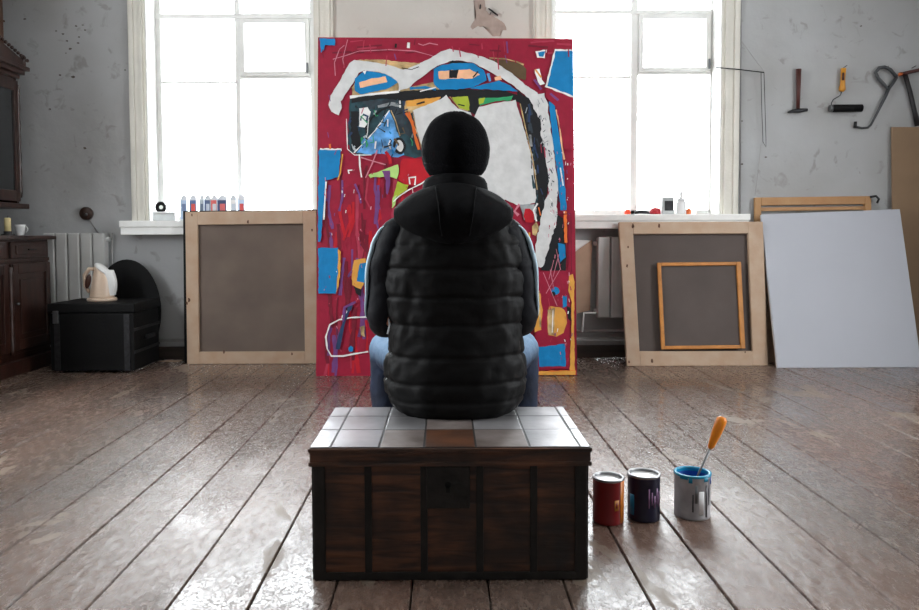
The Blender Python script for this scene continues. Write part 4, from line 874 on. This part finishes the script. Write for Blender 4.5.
    mb = MB().m(Mt); nx, ny = 6, 3; g = .0028; mb2 = MB().m(Md); mb2.box(x0 + .001, x1 - .001, fy + .001, by - .001, zt - .005, zt - .001)
    xs = [x0, at(326, 447, fy).x + .012, at(379, 447, fy).x, at(424, 447, fy).x, at(476, 447, fy).x, at(530, 447, fy).x, x1 - .03, x1]
    xs = sorted(xs); ys = [fy, fy + .19, fy + .36, by]; rnd = random.Random(5)
    for i in range(len(xs) - 1):
        for j in range(3):
            dz = rnd.uniform(-.0008, .0008); tz = dz
            mm = Mw if (i in (3,) and j == 0) else Mt2 if (j == 0 and i in (2, 4)) or (j == 1 and i == 3) else Mt
            mb.m(mm)
            mb.hexa([(xs[i] + g, ys[j] + g, zt - .004), (xs[i + 1] - g, ys[j] + g, zt - .004), (xs[i + 1] - g, ys[j + 1] - g, zt - .004), (xs[i] + g, ys[j + 1] - g, zt - .004),
                     (xs[i] + g, ys[j] + g, zt + dz), (xs[i + 1] - g, ys[j] + g, zt + tz), (xs[i + 1] - g, ys[j + 1] - g, zt + dz), (xs[i] + g, ys[j + 1] - g, zt + tz)], .0012)
    mb.build('tin_cover', parent=lid); mb2.build('seam', parent=lid)
    mb = MB().m(Ms)
    for xx in (x0 + .15, x1 - .15): mb = MB().m(Ms); mb.box(xx - .02, xx + .02, by - .002, by + .006, zl - .06, zt - .01, .002); mb.build('hinge', parent=root)
    return zt
TZ = build_trunk()

# ------------------------------------------------------------------ paint cans
def can_at(px, py):
    d = ray(px, py); o = Vector((0, 0, H)); return o + d * (-H / d.z)
def metal_can(px, pyb, r, h, body, label, rim, fill, extras, deep=0.0):
    p = can_at(px, pyb); p.y += r * .95; p.x = (px - PX) / F * p.y * 1.0 + 0
    p.x = at(px, pyb, p.y).x
    t = thing('paint_can', (p.x, p.y, 0), label, 'paint can', 'open paint cans on the floor'); x, y = p.x, p.y
    MB().m(body).lathe([(r * .97, 0), (r, .004), (r, .008), (r * .985, .012), (r * .985, h - .012), (r, h - .008), (r * 1.01, h - .003)], (x, y, 0), 40, cap=False).lathe([(r * .97, 0.0005), (r * .97, .003)], (x, y, 0), 40).build('can_body', parent=t)
    MB().m(rim).lathe([(r * 1.0, h - .008), (r * 1.03, h - .004), (r * 1.02, h), (r * .86, h), (r * .85, h - .005), (r * .86, h - .014)], (x, y, 0), 40, cap=False).build('rim', parent=t)
    MB().m(fill).lathe([(r * .86, h - .012 - deep), (r * .86, h - .009 - deep)], (x, y, 0), 40).build('paint_surface', parent=t)
    if deep: MB().m(fill).lathe([(r * .9, h - .012 - deep), (r * .9, h - .004), (r * .86, h - .004), (r * .86, h - .012 - deep)], (x, y, 0), 40, cap=False).build('inner_wall', parent=t)
    for nm, mt, a0, a1, z0, z1 in extras:
        n = 12; rr = r * .995
        rings = [[Vector((x + q * math.cos(a), y + q * math.sin(a), z)) for (q, z) in ((rr - .002, z0), (rr + .0006, z0), (rr + .0006, z1), (rr - .002, z1))] for a in [a0 + (a1 - a0) * k / n for k in range(n + 1)]]
        MB().m(mt).loft(rings).build(nm, parent=t)
    MB().m(M_steel).tube([(x + (r + .004) * math.cos(a), y + (r + .004) * math.sin(a), h * .8 - .03 * math.sin((a - R(200)) / R(140) * math.pi)) for a in [R(200) + R(140) * k / 16 for k in range(17)]] if False else
                         [(x + (r + .003) * math.cos(a), y + (r + .003) * math.sin(a), h * .62 + .05 * abs(math.cos(a))) for a in [R(0) + R(180) * k / 16 for k in range(17)]], .0015, 6).build('wire_handle', parent=t)
    return t, p
M_rim = mat('tin_rim', (150, 150, 152), .3, .9, var=.1)
M_wp = mat('white_paint_gloss', (236, 236, 236), .12, var=.02)
T1 = mat('can_red', (120, 16, 20), .35, var=.1); T2 = mat('can_navy', (20, 18, 44), .35, var=.2, scale=20); T3 = mat('can_white', (164, 160, 162), .5, var=.25, scale=16, rgb2=(186, 184, 186), bump=.2)
metal_can(608, 526, .052, .152, T1, 'red paint can with orange side stripe right beside the trunk', M_rim, M_wp,
          [('orange_stripe', mat('label_orange', (214, 120, 30), .4), R(-52), R(-20), .006, .145), ('logo_patch', mat('label_gold', (190, 120, 40), .4), R(-78), R(-60), .05, .085), ('logo_patch', T1, R(-74), R(-66), .058, .076)])
mk = [('label_text', mat('label_lilac', (150, 110, 150), .5), R(-88 + k * 11), R(-88 + k * 11 + 5), .05 + (k % 2) * .01, .115 - (k % 3) * .012) for k in range(5)]
metal_can(643.5, 523, .055, .155, T2, 'dark navy paint can with white paint, middle of the three cans', M_rim, M_wp, mk + [('blue_drip', mat('drip_cyan', (20, 120, 160), .3), R(-160), R(-140), .02, .09)])
M_bp = mat('blue_paint_wet', (8, 70, 160), .55, var=.2, scale=30, spec=.15); M_cy = mat('cyan_drip', (30, 150, 190), .25, var=.2)
t3, p3 = metal_can(692, 521, .061, .152, T3, 'paint splattered white can filled with blue paint, screwdriver standing in it', M_cy, M_bp,
          [('paint_drip', M_iron, R(-62), R(-56), .01, .12), ('paint_drip', M_steel, R(-100), R(-92), .06, .12), ('paint_drip', M_cy, R(-70), R(-52), .132, .148), ('paint_drip', M_bp, R(-40), R(-28), .12, .149), ('paint_drip', M_cy, R(-120), R(-108), .128, .148), ('paint_drip', M_cy, R(-150), R(-122), .138, .149), ('paint_drip', T2, R(-48), R(-44), .05, .14), ('paint_drip', M_iron, R(-108), R(-104), .03, .09), ('paint_drip', M_wp, R(-88), R(-70), .02, .1)], deep=.04)
# screwdriver
y_ = p3.y; a = at(697, 477, y_); b = at(710, 449, y_ + .01); c_ = at(723, 417, y_ + .02)
a.y, b.y, c_.y = y_ , y_ + .01, y_ + .02
t = thing('screwdriver', a, 'screwdriver with bright orange handle standing in the blue paint can', 'screwdriver')
MB().m(M_steel).tube([a + (a - b) * .35, a, b], [.0035, .0035, .0038], 8).build('shaft', parent=t)
M_og = mat('orange_handle', (244, 140, 16), .3, var=.08); dv = (c_ - b)
MB().m(M_og).tube([b, b + dv * .08, b + dv * .2, b + dv * .45, b + dv * .75, b + dv * .93, b + dv], [.007, .011, .0125, .016, .0185, .018, .010], 14).build('handle', parent=t)

# ------------------------------------------------------------------ seated person
PC = 0.034
def build_person():
    skin = mat('skin', (178, 120, 92), .5, var=.06); seatz = TZ
    root = thing('person', (PC, 2.5, seatz), 'person in black puffer vest and beanie sitting on the trunk, seen from behind', 'person')
    YC = 2.47; hz = 1.25
    # ---- body: one remeshed surface from overlapping limbs
    mb = MB().m(skin)
    mb.ball((PC, YC + .01, hz + .005), (.076, .096, .108)); mb.ball((PC, YC + .05, hz - .055), (.054, .058, .062))
    mb.tube([(PC, YC + .095, hz + .02), (PC, YC + .112, hz - .01), (PC, YC + .118, hz - .028)], [.009, .013, .016], 10)
    mb.ball((PC, YC + .098, hz - .062), (.022, .012, .006)); mb.ball((PC, YC + .098, hz - .072), (.018, .012, .006)); mb.ball((PC, YC + .088, hz - .1), (.022, .02, .018))
    for s in (-1, 1): mb.ball((PC + s * .079, YC + .002, hz - .018), (.011, .02, .032)); mb.ball((PC + s * .032, YC + .088, hz + .028), (.022, .012, .007))
    mb.tube([(PC, YC - .005, hz - .05), (PC, YC - .02, hz - .13), (PC, YC - .02, 1.03)], [.056, .058, .075], 16)
    mb.tube([(PC, YC + .0, 1.06), (PC, YC + .03, .98), (PC, YC + .05, .85), (PC, YC + .06, .65), (PC, YC + .1, seatz + .10)], [.07, .12, .135, .12, .13], 20, flat=.62)
    for s in (-1, 1):
        sh = (PC + s * .15, YC + .02, .965); el = (PC + s * .222, YC + .04, .70); wr = (PC + s * .185, YC + .285, .655)
        mb.tube([(PC + s * .05, YC + .02, 1.0), sh, (PC + s * .195, YC + .03, .86), el], [.045, .045, .04, .034], 12)
        mb.tube([el, (PC + s * .205, YC + .16, .675), wr], [.037, .036, .025], 12); mb.ball(el, .037)
        # hand lying over the knee
        pm = Vector((PC + s * .19, YC + .335, .65)); mb.ball(pm, (.04, .048, .017), Matrix.Rotation(R(-12), 4, 'X'))
        for k, (dx, ln) in enumerate(((-.03, .068), (-.01, .078), (.01, .074), (.029, .058))):
            b0 = pm + Vector((dx, .035, 0)); mb.tube([pm + Vector((dx * .6, 0, 0)), b0, b0 + Vector((dx * .15, ln * .5, -.008)), b0 + Vector((dx * .2, ln * .82, -.03)), b0 + Vector((dx * .2, ln * .92, -.05))], [.0095, .0095, .0088, .008, .0068], 8)
        tb = pm + Vector((-s * .03, -.015, 0)); mb.tube([tb, tb + Vector((-s * .022, .025, -.008)), tb + Vector((-s * .032, .052, -.018))], [.012, .0105, .008], 8)
        kn = Vector((PC + s * .258, YC + .42, .53)); an = Vector((PC + s * .256, YC + .40, .085))
        mb.tube([(PC + s * .085, YC + .05, seatz + .1), (PC + s * .17, YC + .24, .51), kn], [.085, .07, .055], 14); mb.ball(kn, .055)
        mb.tube([kn, (kn.x, kn.y - .01, .38), an], [.053, .05, .034], 12); mb.tube([an, (an.x, an.y + .05, .045), (an.x + s * .02, an.y + .15, .03)], [.033, .03, .02], 10)
    body = mb.build('body', parent=root)
    rm = body.modifiers.new('remesh', 'REMESH'); rm.mode = 'VOXEL'; rm.voxel_size = .0045; rm.use_smooth_shade = True
    sm = body.modifiers.new('smooth', 'SMOOTH'); sm.iterations = 3; sm.factor = .4
    Me = mat('eye_white', (230, 228, 224), .2); Mi = mat('iris', (50, 36, 26), .2)
    for s in (-1, 1):
        e = MB().m(Me).ball((PC + s * .031, YC + .088, hz + .008), .0115).build('eye', parent=root)
        MB().m(Mi).ball((PC + s * .031, YC + .0965, hz + .008), .0048).build('iris', parent=e)
    # ---- beanie
    kn_ = mat('black_knit', (8, 8, 11), .9, var=.2, scale=40, bump=.3, bscale=160, spec=.08)
    n = 72; zc = at(457, 150, YC).z; rx_, ry_, rz_ = .1115, .124, .1235
    def bz(a): return R(-52) + R(56) * max(0, math.sin(a)) ** .7 + R(10) * abs(math.cos(a))
    rings = []
    for k in range(30):
        ring = []
        for i in range(n):
            a = 2 * math.pi * i / n; ph = bz(a) + (R(89.5) - bz(a)) * k / 29; e = .003 * noise.noise(Vector((math.cos(a) * 3, math.sin(a) * 3, ph * 3))) + .0007 * math.cos(a * 36)
            c_ = abs(math.cos(ph)) ** .92
            ring.append(Vector((PC + .002 + (rx_ + e) * c_ * math.cos(a), YC + .002 + (ry_ + e) * c_ * math.sin(a), zc + (rz_ + e) * math.sin(ph))))
        rings.append(ring)
    bn = MB().m(kn_).loft(rings).build('beanie', parent=root)
    rings = []
    for k in range(9):
        a2 = 2 * math.pi * k / 8; ring = []
        for i in range(n):
            a = 2 * math.pi * i / n; ph = bz(a) + R(11) * (1 + math.sin(a2)); d = .0035 * math.cos(a2)
            ring.append(Vector((PC + .002 + (rx_ + d) * math.cos(ph) * math.cos(a), YC + .002 + (ry_ + d) * math.cos(ph) * math.sin(a), zc + (rz_ + d) * math.sin(ph))))
        rings.append(ring)
    MB().m(kn_).loft(rings, cap=False).build('cuff', parent=bn)
    # ---- puffer vest
    pv = mat('black_puffer_nylon', (12, 11, 11), .6, var=.15, scale=5, bump=.35, bscale=16, spec=.16)
    Zp = lambda py: at(456, py, YC - .08).z
    keys = [(Zp(424), .15, .125, .004), (Zp(417), .195, .158, .006), (Zp(404), .230, .176, .01), (Zp(388), .240, .178, .012), (Zp(372), .237, .174, .012), (Zp(350), .224, .164, .010), (Zp(325), .222, .158, .006), (Zp(298), .231, .155, 0.0), (Zp(268), .235, .15, -.004),
            (Zp(245), .226, .142, -.004), (Zp(228), .210, .13, -.002), (Zp(214), .182, .112, 0), (Zp(204), .135, .095, 0), (Zp(196), .095, .085, 0)]
    seams = [Zp(y) for y in (245, 269, 298, 326, 358, 384, 402)]
    def key(z):
        for a, b in zip(keys, keys[1:]):
            if a[0] <= z <= b[0]:
                t = (z - a[0]) / (b[0] - a[0]); return [a[i] + (b[i] - a[i]) * t for i in (1, 2, 3)]
        return keys[-1][1:] if z > keys[-1][0] else keys[0][1:]
    rings = []; n = 120; K = 110
    for k in range(K + 1):
        z = keys[0][0] + (keys[-1][0] - keys[0][0]) * k / K
        hx_ = [key(z + d) for d in (-.012, 0, .012)]; hw, hd, dy = [sum(q[i] for q in hx_) / 3 for i in range(3)]
        ring = []
        for i in range(n):
            a = 2 * math.pi * i / n; cs, sn = math.cos(a), math.sin(a)
            x = hw * abs(cs) ** .85 * (1 if cs > 0 else -1); y = hd * abs(sn) ** .85 * (1 if sn > 0 else -1)
            wob = .007 * noise.noise(Vector((cs * 2.2, sn * 2.2, z * 3 + 4)))
            d = min(abs(z + wob - s_) for s_ in seams); puff = (-.0052 * math.exp(-(d / .0055) ** 2) + .0015 * min(1, d / .03)) * (1 if sn < 0 else 1.2)
            wr = .0045 * noise.noise(Vector((cs * 6, sn * 6, z * 26))) + .006 * noise.noise(Vector((cs * 2.5, sn * 2.5, z * 7 + 9)))
            side = .004 * noise.noise(Vector((cs * 14, sn * 14, z * 30))) * abs(cs) ** 3
            if z > keys[-5][0]: puff *= .4
            q = 1 + (puff + wr + side) / max(.1, hd)
            ring.append(Vector((PC + x * q, YC + .045 + dy + y * q, z)))
        rings.append(ring)
    vest = MB().m(pv).loft(rings).build('puffer_vest', parent=root)
    # light glints at the waist sides, modelled as pale folds of lining
    pl = mat('glint_lining', (216, 220, 224), .4, var=.1)
    for s, pts in ((-1, [(388.5, 318), (390, 326), (387.5, 334)]), (-1, [(392, 352), (389, 362), (391, 372), (386, 380)]), (1, [(514, 330), (511, 336), (514, 342)]), (1, [(510, 352), (515, 358), (512, 364), (519, 372)])):
        pp = []
        for (x, y) in pts: q = at(x, y, YC + .005); pp.append(q)
        mb = MB().m(pl).tube(pp, [.002, .0045, .003, .002][:len(pp)], 6, flat=.5); mb.build('glint_fold', parent=vest)
    # ---- hood hanging behind the neck
    hd_ = mat('black_hood_cotton', (13, 13, 15), .85, var=.12, scale=8, bump=.3, bscale=30, spec=.12)
    rings = []; n = 64; zT, zB = at(456, 183, YC - .1).z, at(456, 244, YC - .12).z
    for k in range(30):
        v = k / 29; z = zT + (zB - zT) * v
        hw = (.085 + .108 * min(1, v / .38) ** .6) * (1 - max(0, (v - .42) / .58) ** 2.2 * .72) if v < .999 else .03
        hd2 = .045 + .062 * math.sin(math.pi * min(1, .12 + v * .86)); yc = YC - .055 - .035 * math.sin(math.pi * min(v, .9)) - .02 * v
        ring = []
        for i in range(n):
            a = 2 * math.pi * i / n; cs, sn = math.cos(a), math.sin(a)
            q = 1 + .03 * noise.noise(Vector((cs * 2, sn * 2, v * 4))) + .015 * noise.noise(Vector((cs * 6, sn * 6, v * 8)))
            seam = -.05 * math.exp(-((cs + .18) / .035) ** 2) * (sn < 0)
            sag = .012 * cs * cs * (1 - v)
            ring.append(Vector((PC - .006 + hw * cs * q, yc + hd2 * sn * q * (1 + seam) + .03 * cs * cs, z - sag)))
        rings.append(ring)
    hood = MB().m(hd_).loft(rings).build('hood', parent=vest)
    for sx2, kk in ((-.055, 0), (.07, 1)):
        pts = []
        for k in range(2, 26):
            v = k / 29; z = zT + (zB - zT) * v; hw = (.085 + .108 * min(1, v / .38) ** .6) * (1 - max(0, (v - .42) / .58) ** 2.2 * .72)
            hd2 = .045 + .062 * math.sin(math.pi * min(1, .12 + v * .86)); yc = YC - .055 - .035 * math.sin(math.pi * min(v, .9)) - .02 * v
            cs = sx2 * (1 - .4 * v) / hw; sn = -math.sqrt(1 - cs * cs); q = 1 + .03 * noise.noise(Vector((cs * 2, sn * 2, v * 4))) + .015 * noise.noise(Vector((cs * 6, sn * 6, v * 8)))
            pts.append(Vector((PC - .006 + hw * cs * q, yc + hd2 * sn * q + .03 * cs * cs, z - .012 * cs * cs * (1 - v))))
        MB().m(hd_).tube(pts, .003, 6).build('seam', parent=hood)
    rings = []; n = 48
    for k in range(13):
        a2 = 2 * math.pi * k / 12
        rings.append([Vector((PC + (.088 + .02 * math.cos(a2)) * math.cos(a), YC - .005 + (.088 + .018 * math.cos(a2)) * math.sin(a), 1.117 + .012 * math.sin(a) * -1 + .038 * math.sin(a2))) for a in [2 * math.pi * i / n for i in range(n)]])
    MB().m(hd_).loft(rings, cap=False).build('collar', parent=vest)
    # ---- sleeves
    slv = mat('dark_sleeve', (13, 15, 22), .7, var=.2, scale=10, bump=.35, bscale=26, spec=.3); st = mat('pale_rim_stripe', (186, 212, 226), .6, var=.08)
    for s in (-1, 1):
        P_ = [(PC + s * .12, YC + .02, 1.0), (PC + s * .178, YC + .02, .975), (PC + s * .209, YC + .025, .915), (PC + s * .225, YC + .03, .86), (PC + s * .232, YC + .04, .78), (PC + s * .236, YC + .05, .715), (PC + s * .232, YC + .085, .675), (PC + s * .215, YC + .16, .668), (PC + s * .2, YC + .24, .662), (PC + s * .192, YC + .29, .658)]
        Rr = [.045, .06, .06, .057, .054, .056, .056, .052, .045, .038]
        fine, fr = [], []
        for a, b, c0, c1 in zip(P_, P_[1:], Rr, Rr[1:]):
            for j in range(8): t = j / 8; fine.append(Vector(a).lerp(Vector(b), t)); fr.append(c0 + (c1 - c0) * t)
        fine.append(Vector(P_[-1])); fr.append(Rr[-1])
        for _ in range(6): fine = [fine[0]] + [(fine[i - 1] + fine[i] * 2 + fine[i + 1]) / 4 for i in range(1, len(fine) - 1)] + [fine[-1]]
        mb = MB().m(slv).tube(fine, fr, 28)
        for v in mb.bm.verts: v.co += Vector((0, 0, 1)) * 0 + (v.co - Vector((PC + s * .21, YC + .05, v.co.z))).normalized() * (.007 * noise.noise(v.co * 14) + .004 * noise.noise(v.co * Vector((1, 1, 1)).length * 24))
        for v in mb.bm.verts: v.co.x -= .012
        sl = mb.build('sleeve', parent=root)
        pts = []
        for i in range(4, 44):
            r_ = fr[i] + .0008; ang = R(-30); c0 = fine[i]
            dirv = Vector((s * math.cos(ang), math.sin(ang) * .75 , .35 if i < 16 else 0)).normalized(); pts.append(c0 + dirv * (r_ + .001) - Vector((.012, 0, 0)))
        MB().m(st).tube(pts, [min(.016, .006 + .0011 * q) if q < 20 else max(.006, .016 - .0006 * (q - 20)) for q in range(len(pts))], 10, flat=.5).build('stripe', parent=sl)  # jersey stripe, widened to carry the pale rim light on the sleeve
        MB().m(slv).tube([(PC + s * .193, YC + .285, .658), (PC + s * .19, YC + .312, .655)], [.037, .033], 20).build('cuff', parent=sl)
    # ---- jeans, one garment
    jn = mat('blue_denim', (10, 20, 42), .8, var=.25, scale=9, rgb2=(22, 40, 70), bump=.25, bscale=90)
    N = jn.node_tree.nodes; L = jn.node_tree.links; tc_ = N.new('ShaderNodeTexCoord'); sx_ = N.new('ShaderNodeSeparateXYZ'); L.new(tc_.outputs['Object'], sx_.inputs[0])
    mr_ = N.new('ShaderNodeMapRange'); mr_.inputs[1].default_value = .11; mr_.inputs[2].default_value = .19; mr_.inputs[4].default_value = .75; L.new(sx_.outputs['Z'], mr_.inputs[0])     # light falling on thighs and knees put into the denim colour
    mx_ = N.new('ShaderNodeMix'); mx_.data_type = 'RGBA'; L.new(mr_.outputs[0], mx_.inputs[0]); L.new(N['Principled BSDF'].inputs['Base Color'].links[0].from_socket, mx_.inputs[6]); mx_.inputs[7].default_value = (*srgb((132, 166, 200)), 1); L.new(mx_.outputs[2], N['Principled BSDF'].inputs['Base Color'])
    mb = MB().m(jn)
    mb.ball((PC, YC + .085, seatz + .095), (.165, .12, .088))
    for s in (-1, 1):
        kn = Vector((PC + s * .258, YC + .42, .53)); an = Vector((PC + s * .256, YC + .40, .10))
        mb.ball((PC + s * .08, YC + .1, seatz + .092), (.09, .11, .086))
        mb.tube([(PC + s * .085, YC + .09, seatz + .092), (PC + s * .15, YC + .18, seatz + .105), (PC + s * .205, YC + .3, .52), kn], [.084, .086, .08, .072], 20); mb.ball(kn, (.072, .072, .072))
        mb.tube([kn, (kn.x + s * .003, kn.y + .0, .42), (an.x, an.y, .22), an], [.070, .068, .06, .056], 20)
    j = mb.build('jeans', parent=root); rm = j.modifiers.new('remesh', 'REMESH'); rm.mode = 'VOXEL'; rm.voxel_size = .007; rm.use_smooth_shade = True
    sm = j.modifiers.new('smooth', 'SMOOTH'); sm.iterations = 6; sm.factor = .5
    tx = bpy.data.textures.new('denim_folds', 'CLOUDS'); tx.noise_scale = .07
    dp = j.modifiers.new('folds', 'DISPLACE'); dp.texture = tx; dp.strength = .012; dp.mid_level = .6
    # ---- shoes
    Msh = mat('black_shoe', (26, 26, 28), .5); Mso = mat('shoe_sole', (200, 198, 192), .6)
    for s in (-1, 1):
        x = PC + s * .256; y = YC + .40; rings = []; srings = []
        for k in range(15):
            v = k / 14; yy = y - .07 + .28 * v; wd = (.038 + .012 * math.sin(math.pi * min(1, v * 1.15))) * (1 if v < .85 else (1 - ((v - .85) / .15) ** 2 * .6)) * (.75 + .25 * min(1, v * 6)); ht = .085 - .045 * min(1, max(0, (v - .3) / .4)) - .02 * max(0, (v - .8) / .2)
            xo = s * .02 * v
            rings.append([Vector((x + xo + wd * math.cos(a), yy, .022 + max(0, math.sin(a)) * ht)) for a in [2 * math.pi * i / 20 for i in range(20)]])
            srings.append([Vector((x + xo + (wd + .004) * c0, yy, z)) for c0, z in ((-1, 0.001), (1, 0.001), (1, .024), (-1, .024))])
        so = MB().m(Msh).loft(rings).build('shoe', parent=root); MB().m(Mso).loft(srings, smooth=False).build('sole', parent=so)
build_person()
